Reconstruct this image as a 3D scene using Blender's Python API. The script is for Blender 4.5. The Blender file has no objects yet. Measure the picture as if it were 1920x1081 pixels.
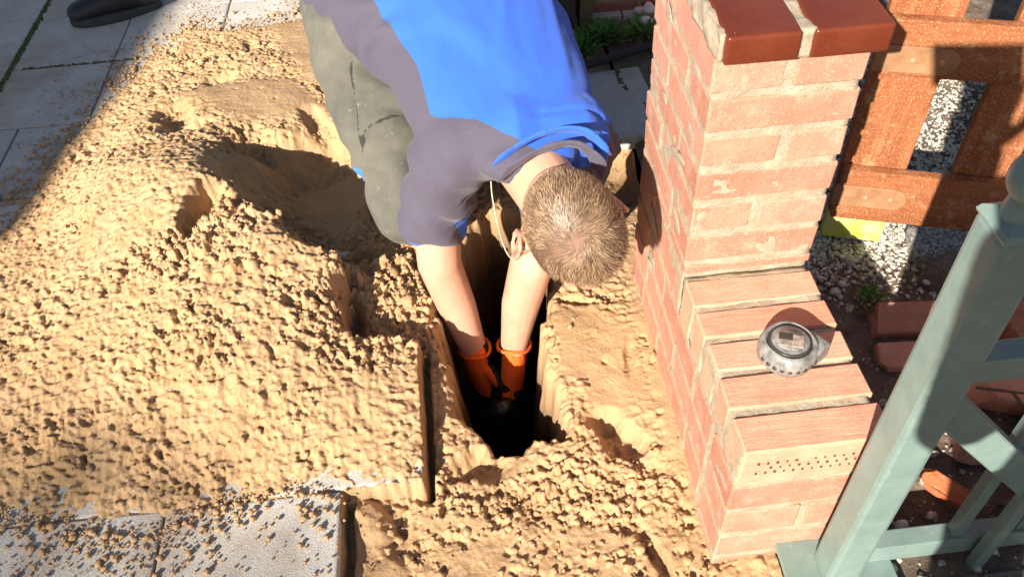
import bpy, bmesh, math, random
import numpy as np
from mathutils import Vector, Matrix, noise
random.seed(7); RNG = np.random.default_rng(7)
V = Vector
SC = bpy.context.scene
COL = SC.collection

# ------------------------------------------------------------------ camera, sky, sun, exposure
CAM = np.array([-0.33972, -0.93806, 1.29564])
cr = V((0.99390, -0.10259, -0.04038)); cd = V((-0.10217, -0.71925, -0.68720)); cf = cr.cross(cd) * 1.0
cam_data = bpy.data.cameras.new('camera'); cam = bpy.data.objects.new('camera', cam_data); COL.objects.link(cam)
M = Matrix((( cr.x, -cd.x, -cf.x, CAM[0]), (cr.y, -cd.y, -cf.y, CAM[1]), (cr.z, -cd.z, -cf.z, CAM[2]), (0, 0, 0, 1)))
cam.matrix_world = M
cam_data.sensor_width = 36; cam_data.lens = 36 * 1580.6 / 1920; cam_data.clip_start = 0.004; cam_data.clip_end = 500
SC.camera = cam
SUN = V((0.49362, 0.72284, -0.48356)).normalized()          # the way the light travels
world = bpy.data.worlds.new('World'); SC.world = world; world.use_nodes = True
wn = world.node_tree.nodes; wl = world.node_tree.links
bgn = wn['Background']; sky = wn.new('ShaderNodeTexSky'); sky.sky_type = 'NISHITA'; sky.sun_disc = False
sky.sun_elevation = math.asin(-SUN.z); sky.sun_rotation = math.atan2(-SUN.x, -SUN.y)
wl.new(sky.outputs[0], bgn.inputs[0]); bgn.inputs[1].default_value = 0.05
sl = bpy.data.lights.new('sun', 'SUN'); sl.energy = 5.0; sl.angle = math.radians(0.5); sl.color = (1.0, 0.93, 0.82)
so = bpy.data.objects.new('sun', sl); COL.objects.link(so); so.rotation_euler = SUN.to_track_quat('-Z', 'Y').to_euler()
SC.view_settings.view_transform = 'Standard'; SC.view_settings.look = 'None'; SC.view_settings.gamma = 1.0
SC.view_settings.use_curve_mapping = False; SC.view_settings.exposure = 1.1
SC.cycles.max_bounces = 6; SC.cycles.diffuse_bounces = 2

# ------------------------------------------------------------------ helpers
def tag(o, label=None, cat=None, group=None, kind=None):
    if label: o['label'] = label
    if cat: o['category'] = cat
    if group: o['group'] = group
    if kind: o['kind'] = kind
    return o
def empty(name, loc=(0, 0, 0), rz=0, **k):
    o = bpy.data.objects.new(name, None); o.empty_display_size = .05; COL.objects.link(o); o.location = loc; o.rotation_euler = (0, 0, rz)
    return tag(o, **k)
def link(name, me, mat=None, parent=None, loc=None, rot=None):
    o = bpy.data.objects.new(name, me); COL.objects.link(o)
    if mat and not me.materials: me.materials.append(mat)
    if parent: o.parent = parent
    if loc is not None: o.location = loc
    if rot is not None: o.rotation_euler = rot
    return o
def smooth(me, on=True):
    me.polygons.foreach_set('use_smooth', [on] * len(me.polygons)); return me
def from_bm(bm, sm=False):
    bmesh.ops.recalc_face_normals(bm, faces=bm.faces)
    me = bpy.data.meshes.new('mesh'); bm.to_mesh(me); bm.free()
    if sm: smooth(me)
    return me
def add_box(bm, c, s, rot=None, bevel=0.0, seg=1, jit=0.0):
    r = bmesh.ops.create_cube(bm, size=1)
    vs = r['verts']; R = rot or Matrix.Identity(3)
    for v in vs: v.co = V((v.co.x * s[0], v.co.y * s[1], v.co.z * s[2])) + V([random.uniform(-jit, jit) for _ in range(3)])
    if bevel:
        es = {e for v in vs for e in v.link_edges}
        b = bmesh.ops.bevel(bm, geom=list(es), offset=bevel, segments=seg, affect='EDGES', profile=.6)
        vs = list({v for f in b['faces'] for v in f.verts} | {v for v in vs if v.is_valid})
    for v in vs: v.co = R @ v.co + V(c)
    return vs
def box(name, c, s, mat, parent=None, rot=None, bevel=.002, seg=1, jit=0):
    bm = bmesh.new(); add_box(bm, (0, 0, 0), s, rot, bevel, seg, jit)
    return link(name, from_bm(bm), mat, parent, c)
def tube(bm, pts, rad, seg=16, up=(0, 0, 1), ratio=1.0, caps=True):
    """tapered tube along pts; ratio = height / width of the section (a number or one per point); rounded ends"""
    P = [V(p) for p in pts]; n = len(P)
    if not isinstance(ratio, (list, tuple)): ratio = [ratio] * n
    Q, Rr, Ra = [], [], []
    if caps:
        d = (P[0] - P[1]).normalized()
        for a in (75, 45, 20): Q.append(P[0] + d * rad[0] * math.sin(math.radians(a)) * .8); Rr.append(rad[0] * math.cos(math.radians(a))); Ra.append(ratio[0])
    for i in range(n): Q.append(P[i]); Rr.append(rad[i]); Ra.append(ratio[i])
    if caps:
        d = (P[-1] - P[-2]).normalized()
        for a in (20, 45, 75): Q.append(P[-1] + d * rad[-1] * math.sin(math.radians(a)) * .8); Rr.append(rad[-1] * math.cos(math.radians(a))); Ra.append(ratio[-1])
    rings = []
    for i, q in enumerate(Q):
        t = (Q[min(i + 1, len(Q) - 1)] - Q[max(i - 1, 0)]).normalized()
        a = V(up) - t * t.dot(V(up))
        if a.length < 1e-3: a = V((1, 0, 0)) - t * t.x
        a.normalize(); b = t.cross(a)
        rings.append([bm.verts.new(q + (b * math.cos(2 * math.pi * k / seg) + a * math.sin(2 * math.pi * k / seg) * Ra[i]) * Rr[i]) for k in range(seg)])
    for r0, r1 in zip(rings, rings[1:]):
        for k in range(seg): bm.faces.new((r0[k], r0[(k + 1) % seg], r1[(k + 1) % seg], r1[k]))
    bm.faces.new(rings[0][::-1]); bm.faces.new(rings[-1])
    return rings
def ell(bm, c, r, R=None, sub=3):
    vs = bmesh.ops.create_icosphere(bm, subdivisions=sub, radius=1)['verts']
    R = R or Matrix.Identity(3)
    for v in vs: v.co = R @ V((v.co.x * r[0], v.co.y * r[1], v.co.z * r[2])) + V(c)
def remesh(bm, voxel, it=3, fac=.6):
    me = from_bm(bm); o = bpy.data.objects.new('tmp', me); COL.objects.link(o)
    m = o.modifiers.new('r', 'REMESH'); m.mode = 'VOXEL'; m.voxel_size = voxel
    if it: s = o.modifiers.new('s', 'SMOOTH'); s.iterations = it; s.factor = fac
    dg = bpy.context.evaluated_depsgraph_get(); ev = o.evaluated_get(dg)
    out = bpy.data.meshes.new_from_object(ev); bpy.data.objects.remove(o); bpy.data.meshes.remove(me)
    out.name = 'mesh'; return smooth(out)
def co_of(me):
    a = np.empty(len(me.vertices) * 3, 'f'); me.vertices.foreach_get('co', a); return a.reshape(-1, 3).astype('d')
def set_co(me, a): me.vertices.foreach_set('co', a.astype('f').ravel()); me.update()
def nor_of(me):
    a = np.empty(len(me.vertices) * 3, 'f'); me.vertex_normals.foreach_get('vector', a); return a.reshape(-1, 3).astype('d')
def attr(me, name, vals):
    at = me.attributes.new(name, 'FLOAT', 'POINT'); at.data.foreach_set('value', np.asarray(vals, 'f'))
def fold(me, f):
    """push each vertex along its normal by f(co)"""
    c = co_of(me); n = nor_of(me); d = f(c); set_co(me, c + n * d[:, None]); return me
def nz(c, s, seed=0.0, stretch=(1, 1, 1)):
    return np.array([noise.noise(V((p[0] * s * stretch[0] + seed, p[1] * s * stretch[1], p[2] * s * stretch[2]))) for p in c])
def children(o): return [c for c in bpy.data.objects if c.parent == o]

# ------------------------------------------------------------------ materials
class NT:
    def __init__(s, name, rough=.8, spec=.3, metal=0.0):
        s.m = bpy.data.materials.new(name); s.m.use_nodes = True; s.t = s.m.node_tree
        s.b = s.t.nodes['Principled BSDF']; s.b.inputs['Roughness'].default_value = rough
        s.b.inputs['Specular IOR Level'].default_value = spec; s.b.inputs['Metallic'].default_value = metal
        s.co = s.t.nodes.new('ShaderNodeTexCoord').outputs['Object']; s.h = None
    def n(s, t, **k):
        x = s.t.nodes.new(t)
        for a, b in k.items(): setattr(x, a, b)
        return x
    def l(s, a, b): s.t.links.new(a, b)
    def geo(s): s.co = s.n('ShaderNodeNewGeometry').outputs['Position']; return s
    def noise(s, scale, detail=4, rough=.6, stretch=None, dist=0):
        x = s.n('ShaderNodeTexNoise'); x.inputs['Scale'].default_value = scale; x.inputs['Detail'].default_value = detail
        x.inputs['Roughness'].default_value = rough; x.inputs['Distortion'].default_value = dist
        co = s.co
        if stretch:
            mp = s.n('ShaderNodeMapping'); mp.inputs['Scale'].default_value = stretch; s.l(s.co, mp.inputs[0]); co = mp.outputs[0]
        s.l(co, x.inputs['Vector']); return x.outputs['Fac']
    def voro(s, scale, feature='F1', out='Distance', rnd=1.0):
        x = s.n('ShaderNodeTexVoronoi', feature=feature); x.inputs['Scale'].default_value = scale; x.inputs['Randomness'].default_value = rnd
        s.l(s.co, x.inputs['Vector']); return x.outputs[out]
    def ramp(s, f, stops):
        r = s.n('ShaderNodeValToRGB'); e = r.color_ramp.elements
        while len(e) < len(stops): e.new(.5)
        for i, (p, c) in enumerate(stops):
            e[i].position = p; e[i].color = (*c, 1) if isinstance(c, (tuple, list)) else (c, c, c, 1)
        s.l(f, r.inputs[0]); return r.outputs[0]
    def mix(s, f, a, b, mode='MIX'):
        x = s.n('ShaderNodeMix', data_type='RGBA', blend_type=mode)
        for inp, v in ((x.inputs[0], f), (x.inputs[6], a), (x.inputs[7], b)):
            if hasattr(v, 'type') and hasattr(v, 'is_linked'): s.l(v, inp)
            elif isinstance(v, (tuple, list)): inp.default_value = (*v, 1)
            else: inp.default_value = v
        return x.outputs[2]
    def attr(s, name):
        x = s.n('ShaderNodeAttribute'); x.attribute_name = name; return x.outputs['Fac']
    def rnd(s): return s.n('ShaderNodeObjectInfo').outputs['Random']
    def math(s, op, a, b=0.0):
        x = s.n('ShaderNodeMath', operation=op)
        for i, v in enumerate((a, b)):
            if hasattr(v, 'is_linked'): s.l(v, x.inputs[i])
            else: x.inputs[i].default_value = v
        return x.outputs[0]
    def color(s, c):
        if hasattr(c, 'is_linked'): s.l(c, s.b.inputs['Base Color'])
        else: s.b.inputs['Base Color'].default_value = (*c, 1)
        return s
    def bump(s, f, dist=.001, strength=1.0):
        b = s.n('ShaderNodeBump'); b.inputs['Distance'].default_value = dist; b.inputs['Strength'].default_value = strength
        s.l(f, b.inputs['Height'])
        if s.h: s.l(s.h, b.inputs['Normal'])
        s.h = b.outputs[0]; s.l(s.h, s.b.inputs['Normal']); return s
def simple(name, c, rough=.7, spec=.3, metal=0, var=.15, scale=30, bump=0.0, bscale=200):
    n = NT(name, rough, spec, metal)
    n.color(n.mix(n.ramp(n.noise(scale), [(.3, 0.), (.7, 1.)]), tuple(x * (1 - var) for x in c), tuple(min(1, x * (1 + var)) for x in c)))
    if bump: n.bump(n.noise(bscale), bump)
    return n.m

def sand_mat(name, tint=(1, 1, 1)):
    n = NT(name, .95, .1).geo()
    a = n.ramp(n.noise(7, 5), [(.35, (.45 * tint[0], .27 * tint[1], .130 * tint[2])), (.65, (.56 * tint[0], .355 * tint[1], .190 * tint[2]))])
    g = n.noise(900, 2); a = n.mix(n.ramp(g, [(.35, .0), (.65, .5)]), a, (.63 * tint[0], .43 * tint[1], .25 * tint[2]))
    d = n.ramp(n.noise(420, 3), [(.30, 1.), (.42, 0.)]); a = n.mix(n.math('MULTIPLY', d, .45), a, (.16, .10, .055))  # dark specks put the shade between grains into the colour
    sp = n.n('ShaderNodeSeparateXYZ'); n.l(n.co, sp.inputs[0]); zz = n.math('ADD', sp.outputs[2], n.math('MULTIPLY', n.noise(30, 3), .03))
    a = n.mix(n.ramp(n.math('MULTIPLY', zz, -4.), [(.14, 0.), (.80, 1.)]), a, (.13, .078, .045))        # damp earth lower down, with the shade of the hole put into its colour
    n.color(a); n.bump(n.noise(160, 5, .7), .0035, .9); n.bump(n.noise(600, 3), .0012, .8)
    return n.m
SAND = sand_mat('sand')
SOILM = NT('garden_soil', .95, .1).geo()
_a = SOILM.ramp(SOILM.noise(14, 6, .7), [(.3, (.09, .062, .045)), (.7, (.27, .20, .145))])
_a = SOILM.mix(SOILM.ramp(SOILM.noise(500, 3), [(.5, 0.), (.7, .6)]), _a, (.42, .34, .27))
SOILM.color(_a).bump(SOILM.noise(130, 6, .75), .006); SOILM = SOILM.m
def concrete(name, base=(.58, .535, .47), speck=.8):
    n = NT(name, .9, .2).geo()
    a = n.ramp(n.noise(5, 4), [(.3, tuple(x * .82 for x in base)), (.7, tuple(x * 1.15 for x in base))])
    a = n.mix(n.ramp(n.noise(330, 3, .7), [(.46, 0.), (.62, .8 * speck)]), a, (.68, .66, .62))
    a = n.mix(n.ramp(n.noise(420, 2, .7), [(.34, .75 * speck), (.46, 0.)]), a, (.14, .135, .13))
    a = n.mix(n.ramp(n.noise(2.6, 6, .7), [(.48, 0.), (.66, .75)]), a, (.36, .25, .16))
    n.color(a).bump(n.noise(350, 4), .0015); return n.m
CONC = concrete('concrete_paving')
def brick_mat(name, c0, c1, dust=(.60, .50, .38), dustamt=.55, grain=(1, 1, 1)):
    n = NT(name, .9, .2)
    r = n.rnd(); sh = n.n('ShaderNodeVectorMath', operation='ADD'); n.l(n.co, sh.inputs[0])
    cmb = n.n('ShaderNodeCombineXYZ'); n.l(n.math('MULTIPLY', r, 37.), cmb.inputs[0]); n.l(n.math('MULTIPLY', r, 11.), cmb.inputs[1]); n.l(cmb.outputs[0], sh.inputs[1]); n.co = sh.outputs[0]
    a = n.mix(n.ramp(n.noise(16, 5, .65), [(.32, 0.), (.68, 1.)]), c0, c1)
    a = n.mix(n.math('MULTIPLY', r, .3), a, (c1[0] * .98, c1[1] * 1.08, c1[2] * 1.15))
    a = n.mix(1.0, a, n.ramp(n.math('FRACT', n.math('MULTIPLY', r, 7.3)), [(0., (.86, .82, .82)), (.5, (1., 1., 1.)), (1., (1.02, 1.04, 1.08))]), 'MULTIPLY')
    a = n.mix(n.ramp(n.noise(22, 6, .75), [(.50, 0.), (.66, dustamt)]), a, dust)
    a = n.mix(n.ramp(n.noise(260, 3), [(.58, 0.), (.70, .5)]), a, (.62, .56, .46))
    a = n.mix(n.ramp(n.noise(300, 3), [(.30, .45), (.40, 0.)]), a, (c0[0] * .4, c0[1] * .4, c0[2] * .4))
    n.color(a).bump(n.noise(50, 5, .7, grain), .0022); n.bump(n.noise(420, 3), .0006)
    return n.m
BRICK = brick_mat('facing_brick', (.46, .185, .115), (.56, .265, .175), (.60, .44, .33), .35)
BRICKTOP = brick_mat('rowlock_brick', (.64, .255, .155), (.75, .355, .225), (.74, .43, .30), dustamt=.3, grain=(.25, 1.6, 1.6))
BRICKRED = brick_mat('red_brick', (.34, .10, .055), (.44, .17, .10), (.40, .32, .25), .4)
BRICKDARK = brick_mat('dark_stone', (.10, .085, .075), (.16, .13, .11), (.25, .2, .15), .3)
MORTAR = NT('mortar', .95, .1).geo()
_a = MORTAR.ramp(MORTAR.noise(40, 5, .7), [(.3, (.40, .31, .21)), (.7, (.56, .47, .35))])
_a = MORTAR.mix(MORTAR.ramp(MORTAR.noise(380, 3), [(.32, .6), (.44, 0.)]), _a, (.24, .21, .17))
MORTAR.color(_a).bump(MORTAR.noise(110, 6, .75), .004).bump(MORTAR.noise(500, 3), .001); MORTAR = MORTAR.m
DARKHOLE = simple('hole_shade', (.09, .05, .035), .95)
GLAZE = NT('glazed_tile', .22, .5)
_a = GLAZE.ramp(GLAZE.noise(9, 4), [(.3, (.12, .022, .010)), (.7, (.165, .038, .016))])
_a = GLAZE.mix(GLAZE.ramp(GLAZE.noise(130, 6, .8), [(.60, 0.), (.78, .22)]), _a, (.40, .27, .22))
GLAZE.color(_a).bump(GLAZE.noise(300, 2), .0003)
GLAZE.l(GLAZE.ramp(GLAZE.noise(60, 4), [(.3, .12), (.7, .34)]), GLAZE.b.inputs['Roughness']); GLAZE = GLAZE.m
def wood_mat(name, algae=False, grain=(3, 1, .35)):
    n = NT(name, .75, .25)
    a = n.ramp(n.noise(12, 8, .75, grain, .8), [(.3, (.17, .045, .016)), (.5, (.29, .095, .034)), (.75, (.40, .17, .08))])
    a = n.mix(n.ramp(n.noise(30, 5, .7), [(.56, 0.), (.7, .55)]), a, (.46, .33, .17))
    a = n.mix(n.ramp(n.noise(260, 2), [(.55, 0.), (.66, .45)]), a, (.55, .40, .25))
    if algae:
        sp = n.n('ShaderNodeSeparateXYZ'); n.l(n.co, sp.inputs[0])
        z = n.math('ADD', sp.outputs[2], n.math('MULTIPLY', n.noise(60, 3), .006))
        f = n.math('LESS_THAN', z, algae)
        g = n.mix(n.ramp(n.noise(26, 4), [(.4, 0.), (.62, 1.)]), (.52, .58, .07), (.60, .57, .26))
        a = n.mix(f, a, g)
    n.color(a).bump(n.noise(70, 5, .7, (1, 1, .3)), .001); return n.m
WOOD = wood_mat('gate_wood')
GREEN = NT('green_paint', .38, .45)
_a = GREEN.ramp(GREEN.noise(25, 5), [(.3, (.165, .235, .210)), (.7, (.215, .29, .262))])
_a = GREEN.mix(GREEN.ramp(GREEN.noise(70, 6, .8), [(.60, 0.), (.72, .7)]), _a, (.40, .46, .40))
_a = GREEN.mix(GREEN.ramp(GREEN.noise(160, 6, .8), [(.70, 0.), (.76, .8)]), _a, (.20, .10, .05))
GREEN.color(_a).bump(GREEN.noise(120, 3), .0003); GREEN = GREEN.m
RUST = simple('rusty_bolt', (.52, .24, .15), .8, bump=.0006)
# ------------------------------------------------------------------ terrain: heights surveyed as (x, y, z)
PILE=[(-1.411,0.802,0.000),(-1.447,0.669,0.000),(-1.573,0.509,0.000),(-1.375,1.020,0.000),(-1.324,1.228,0.000),(-1.284,1.438,0.000),(-1.206,1.584,0.000),(-1.045,1.616,0.000),(-0.810,1.615,0.000),(-0.678,1.697,0.000),(-1.583,1.979,0.000),(-1.606,1.182,0.000),(-1.630,0.836,0.000),(-1.578,0.238,0.000),(-1.372,-0.034,0.000),(-1.204,-0.119,0.000),(-1.080,-0.139,0.000),(-0.967,-0.161,0.000),(-0.893,-0.166,0.000),(-0.796,-0.139,0.000),(-0.685,-0.137,0.000),(-0.615,-0.157,0.000),(-1.077,-0.252,0.000),(-0.813,-0.284,0.000),(-0.640,-0.286,0.000),(-1.265,0.533,0.050),(-1.261,0.353,0.050),(-1.234,0.152,0.050),(-1.170,0.008,0.035),(-1.141,0.858,0.090),(-1.000,0.718,0.130),(-0.960,0.934,0.080),(-0.939,1.264,0.050),(-0.893,0.915,0.070),(-0.748,0.913,0.055),(-0.711,1.185,0.040),(-0.855,1.421,0.020),(-0.663,0.815,0.050),(-0.728,0.803,0.050),(-1.149,0.654,0.120),(-1.034,0.637,0.165),(-0.936,0.577,0.185),(-0.832,0.480,0.185),(-0.727,0.362,0.165),(-0.644,0.314,0.140),(-0.586,0.277,0.100),(-0.528,0.240,0.060),(-0.844,0.808,0.060),(-0.903,0.753,0.100),(-1.106,0.445,0.110),(-0.967,0.376,0.155),(-0.870,0.321,0.165),(-0.796,0.280,0.150),(-0.692,0.203,0.125),(-0.598,0.084,0.060),(-0.501,0.065,0.035),(-0.505,-0.099,0.015),(-0.610,-0.095,0.012),(-0.944,0.187,0.120),(-1.121,0.243,0.085),(-0.786,0.108,0.110),(-0.936,0.039,0.065),(-0.691,0.006,0.065),(-0.785,-0.076,0.035),(-0.924,-0.087,0.030),(-1.084,0.017,0.040),(-0.551,-0.023,0.030),(-0.648,-0.073,0.020),(-0.554,-0.121,0.008),(-0.470,-0.140,0.004)]
LOW=[(-0.841,0.816,-0.030),(-0.762,0.755,-0.060),(-0.681,0.795,-0.050),(-0.699,0.614,-0.050),(-0.629,0.814,-0.020),(-0.644,0.621,-0.030),(-0.780,0.812,0.000),(-0.748,0.833,0.030),(-0.576,0.767,0.010),(-0.562,0.538,0.000),(-0.512,0.465,0.010),(-0.534,0.406,0.020),(-0.490,0.277,0.015),(-0.555,0.334,0.030),(-0.472,0.199,0.000),(-0.559,0.225,0.000),(-0.410,0.395,-0.020),(-0.414,-0.082,-0.030),(-0.367,-0.098,-0.050),(-0.308,-0.100,-0.060),(-0.221,-0.118,-0.030),(-0.234,-0.205,-0.045),(-0.420,-0.182,-0.045),(-0.090,0.060,-0.030),(-0.012,0.182,-0.020),(-0.107,0.280,-0.030),(-0.517,-0.213,-0.060),(-0.583,-0.250,-0.070),(-0.596,-0.178,-0.030),(-0.095,-0.223,-0.045),(-0.027,-0.323,-0.040),(0.015,0.424,-0.040),(-0.039,0.460,-0.050),(0.143,0.875,-0.160),(0.069,0.796,-0.180),(0.033,0.928,-0.150),(0.063,0.639,-0.120),(-0.177,0.274,-0.030),(-0.173,0.072,-0.030),(-0.172,-0.055,-0.030),(0.000,0.040,-0.020),(-0.002,-0.142,-0.020),(-0.330,0.703,-0.020),(-0.168,0.728,-0.060),(-0.339,-0.319,-0.050),(-0.164,-0.340,-0.050),(0.062,0.870,-0.040),(0.116,0.930,-0.020),(-0.432,0.770,-0.010),(-0.424,0.989,0.000),(-0.272,1.093,0.000),(-0.132,1.022,-0.020),(-0.566,1.127,0.010),(-0.615,-0.285,-0.050)]
HOLE=[(-0.306,0.588),(-0.236,0.588),(-0.146,0.498),(-0.169,0.328),(-0.210,0.209),(-0.217,0.097),(-0.196,-0.010),(-0.195,-0.059),(-0.210,-0.071),(-0.263,-0.064),(-0.290,-0.082),(-0.334,-0.078),(-0.361,-0.047),(-0.374,-0.026),(-0.408,0.006),(-0.415,0.097),(-0.429,0.181),(-0.437,0.256),(-0.412,0.362),(-0.360,0.475)]
LOW = [p for p in LOW if not (p[0] in (-.743,) )]
LOW += [(-.76, .83, .055), (-.70, .90, .055), (-.62, .88, .035), (-.82, .83, .085), (-.85, .74, .10), (-.6, 1.0, .03), (-.5, .85, .01), (.105, .40, -.05), (.105, .6, -.06), (.105, .8, -.05), (.105, 1.0, -.01), (.10, 1.2, .0), (.10, 1.6, 0), (.105, -.36, -.035), (.105, -.6, -.03), (0, -.6, -.05), (-.3, -.6, -.05), (-.6, -.6, -.05), (.1, -.85, -.045), (-.3, -.85, -.05), (-.7, -.85, -.055), (-.1, 1.5, 0), (-.5, 1.5, 0), (-.2, 1.1, -.01)]
PITCH = .304
def rbf(pts, X, Y, lin=True):
    P = np.array(pts); D = np.hypot(P[:, 0][:, None] - P[:, 0], P[:, 1][:, None] - P[:, 1])
    w = np.linalg.solve(D + 1e-4 * np.eye(len(P)), P[:, 2] - P[:, 2].mean())
    out = np.full(X.shape, P[:, 2].mean())
    for p, k in zip(P, w): out += k * np.sqrt((X - p[0]) ** 2 + (Y - p[1]) ** 2 + 2e-4)
    return out
def upsample(a, shape):
    ny, nx = shape; yi = np.linspace(0, a.shape[0] - 1.001, ny); xi = np.linspace(0, a.shape[1] - 1.001, nx)
    y0 = yi.astype(int); x0 = xi.astype(int); fy = (yi - y0)[:, None]; fx = (xi - x0)[None]
    fy = fy * fy * (3 - 2 * fy); fx = fx * fx * (3 - 2 * fx)
    A = a[y0]; B = a[np.minimum(y0 + 1, a.shape[0] - 1)]; x1 = np.minimum(x0 + 1, a.shape[1] - 1)
    return (A[:, x0] * (1 - fx) + A[:, x1] * fx) * (1 - fy) + (B[:, x0] * (1 - fx) + B[:, x1] * fx) * fy
def vnoise(shape, cell, step):
    ny, nx = shape; return upsample(RNG.uniform(-1, 1, (max(3, int(ny * step / cell) + 2), max(3, int(nx * step / cell) + 2))), shape)
def fbm(shape, cell, step, oct=3):
    o = np.zeros(shape); a = 1
    for _ in range(oct): o += a * vnoise(shape, cell, step); cell /= 2; a /= 2
    return o / 1.75
def gn(X, Y, cell, seed, warp=0.0):
    """gradient noise, roughly -1..1, at arbitrary points"""
    a = seed * 1.7; x = ((X * math.cos(a) + Y * math.sin(a)) / cell + seed * 13.3).astype('f'); y = ((-X * math.sin(a) + Y * math.cos(a)) / cell + seed * 7.9).astype('f')
    if warp: w = gn(X, Y, cell * 1.7, seed + 5); x = x + warp * w; y = y - warp * np.roll(w, 37, 0)
    r = np.random.default_rng(int(seed * 10) + 3); th = r.uniform(0, 6.2832, (256, 256)).astype('f'); gx, gy = np.cos(th), np.sin(th)
    xi = np.floor(x).astype(int); yi = np.floor(y).astype(int); fx, fy = x - xi, y - yi; u = fx * fx * fx * (fx * (fx * 6 - 15) + 10); v = fy * fy * fy * (fy * (fy * 6 - 15) + 10)
    def g(i, j): I, J = (xi + i) & 255, (yi + j) & 255; return gx[I, J] * (fx - i) + gy[I, J] * (fy - j)
    return ((g(0, 0) * (1 - u) + g(1, 0) * u) * (1 - v) + (g(0, 1) * (1 - u) + g(1, 1) * u) * v) * 1.5
def polysd(poly, X, Y):
    """signed distance to a polygon, positive inside"""
    P = np.array(poly); d = np.full(X.shape, 9.); ins = np.zeros(X.shape, bool)
    for (ax, ay), (bx, by) in zip(P, np.roll(P, -1, 0)):
        t = np.clip(((X - ax) * (bx - ax) + (Y - ay) * (by - ay)) / ((bx - ax) ** 2 + (by - ay) ** 2), 0, 1)
        d = np.minimum(d, np.hypot(X - ax - t * (bx - ax), Y - ay - t * (by - ay)))
        c = (ay > Y) != (by > Y); xx = ax + (Y - ay) / (by - ay + 1e-12) * (bx - ax); ins ^= c & (X < xx)
    return np.where(ins, d, -d)
def sstep(a, b, x): t = np.clip((x - a) / (b - a), 0, 1); return t * t * (3 - 2 * t)
def lumps(H, X0, Y0, st, n, r0, r1, dens, flat=.9, power=2.0, pit=False):
    """raise crumbly clods out of the surface H (or sink ragged pits into it)"""
    ny, nx = H.shape; k = 0; tries = 0; base = H.copy()
    wx = vnoise(H.shape, r0 * 1.5, st) * .55 + vnoise(H.shape, r0 * .7, st) * .40; wy = vnoise(H.shape, r0 * 1.5, st) * .55 + vnoise(H.shape, r0 * .7, st) * .40
    wz = vnoise(H.shape, r0 * .9, st) * .35
    while k < n and tries < n * 6:
        tries += 1
        i = RNG.integers(2, ny - 2); j = RNG.integers(2, nx - 2)
        if RNG.random() > dens[i, j]: continue
        k += 1
        r = r0 + (r1 - r0) * RNG.random() ** power; m = int(r * 1.3 / st) + 2
        i0, i1, j0, j1 = max(0, i - m), min(ny, i + m + 1), max(0, j - m), min(nx, j + m + 1)
        yy = (np.arange(i0, i1) - i) * st; xx = (np.arange(j0, j1) - j) * st
        a = RNG.uniform(0, math.pi); e = RNG.uniform(.65, 1.2); ca, sa = math.cos(a), math.sin(a)
        xx = xx[None] + wx[i0:i1, j0:j1] * r * .8; yy = yy[:, None] + wy[i0:i1, j0:j1] * r * .8
        u = (xx * ca + yy * sa); v = (-xx * sa + yy * ca) * e
        q = r * r - u * u - v * v; blk = H[i0:i1, j0:j1]
        if pit: np.copyto(blk, np.where(q > 0, np.minimum(blk, base[i0:i1, j0:j1] - np.sqrt(np.maximum(q, 0)) * flat), blk)); continue
        h = base[i, j] - r * .35 + np.sqrt(np.maximum(q, 0)) * flat * 1.2 + wz[i0:i1, j0:j1] * r
        np.copyto(blk, np.maximum(blk, np.where(q > 0, h, -9)))
    return H
def grid_mesh(x0, y0, st, H, keep=None):
    ny, nx = H.shape; X, Y = np.meshgrid(x0 + np.arange(nx) * st, y0 + np.arange(ny) * st)
    co = np.stack([X, Y, H], -1).reshape(-1, 3)
    idx = np.arange(ny * nx).reshape(ny, nx)
    q = np.stack([idx[:-1, :-1], idx[:-1, 1:], idx[1:, 1:], idx[1:, :-1]], -1)
    q = q[keep[:-1, :-1]] if keep is not None else q.reshape(-1, 4)
    used = np.zeros(ny * nx, bool); used[q.ravel()] = True; rm = np.cumsum(used) - 1; q = rm[q]; co = co[used]
    me = bpy.data.meshes.new('mesh'); me.vertices.add(len(co)); me.vertices.foreach_set('co', co.astype('f').ravel())
    me.loops.add(q.size); me.loops.foreach_set('vertex_index', q.astype('i').ravel())
    me.polygons.add(len(q)); me.polygons.foreach_set('loop_start', np.arange(0, q.size, 4, dtype='i'))
    me.polygons.foreach_set('use_smooth', np.ones(len(q), bool)); me.update(calc_edges=True); return me

ST = .0025; SX0, SY0 = -1.78, -.84; NX = int((.105 - SX0) / ST) + 1; NY = int((1.78 - SY0) / ST) + 1
X, Y = np.meshgrid(SX0 + np.arange(NX) * ST, SY0 + np.arange(NY) * ST); SH = X.shape
cs = 6; Xc, Yc = X[::cs, ::cs], Y[::cs, ::cs]
def up(a): return np.array(upsample_lin(a))
def upsample_lin(a):
    yi = np.arange(NY) / cs; xi = np.arange(NX) / cs; y0 = np.minimum(yi.astype(int), a.shape[0] - 2); x0 = np.minimum(xi.astype(int), a.shape[1] - 2)
    fy = (yi - y0)[:, None]; fx = (xi - x0)[None]
    A, B = a[y0], a[y0 + 1]
    return (A[:, x0] * (1 - fx) + A[:, x0 + 1] * fx) * (1 - fy) + (B[:, x0] * (1 - fx) + B[:, x0 + 1] * fx) * fy
HP = upsample_lin(rbf(PILE, Xc, Yc)); HL = upsample_lin(rbf(LOW, Xc, Yc))
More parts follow.
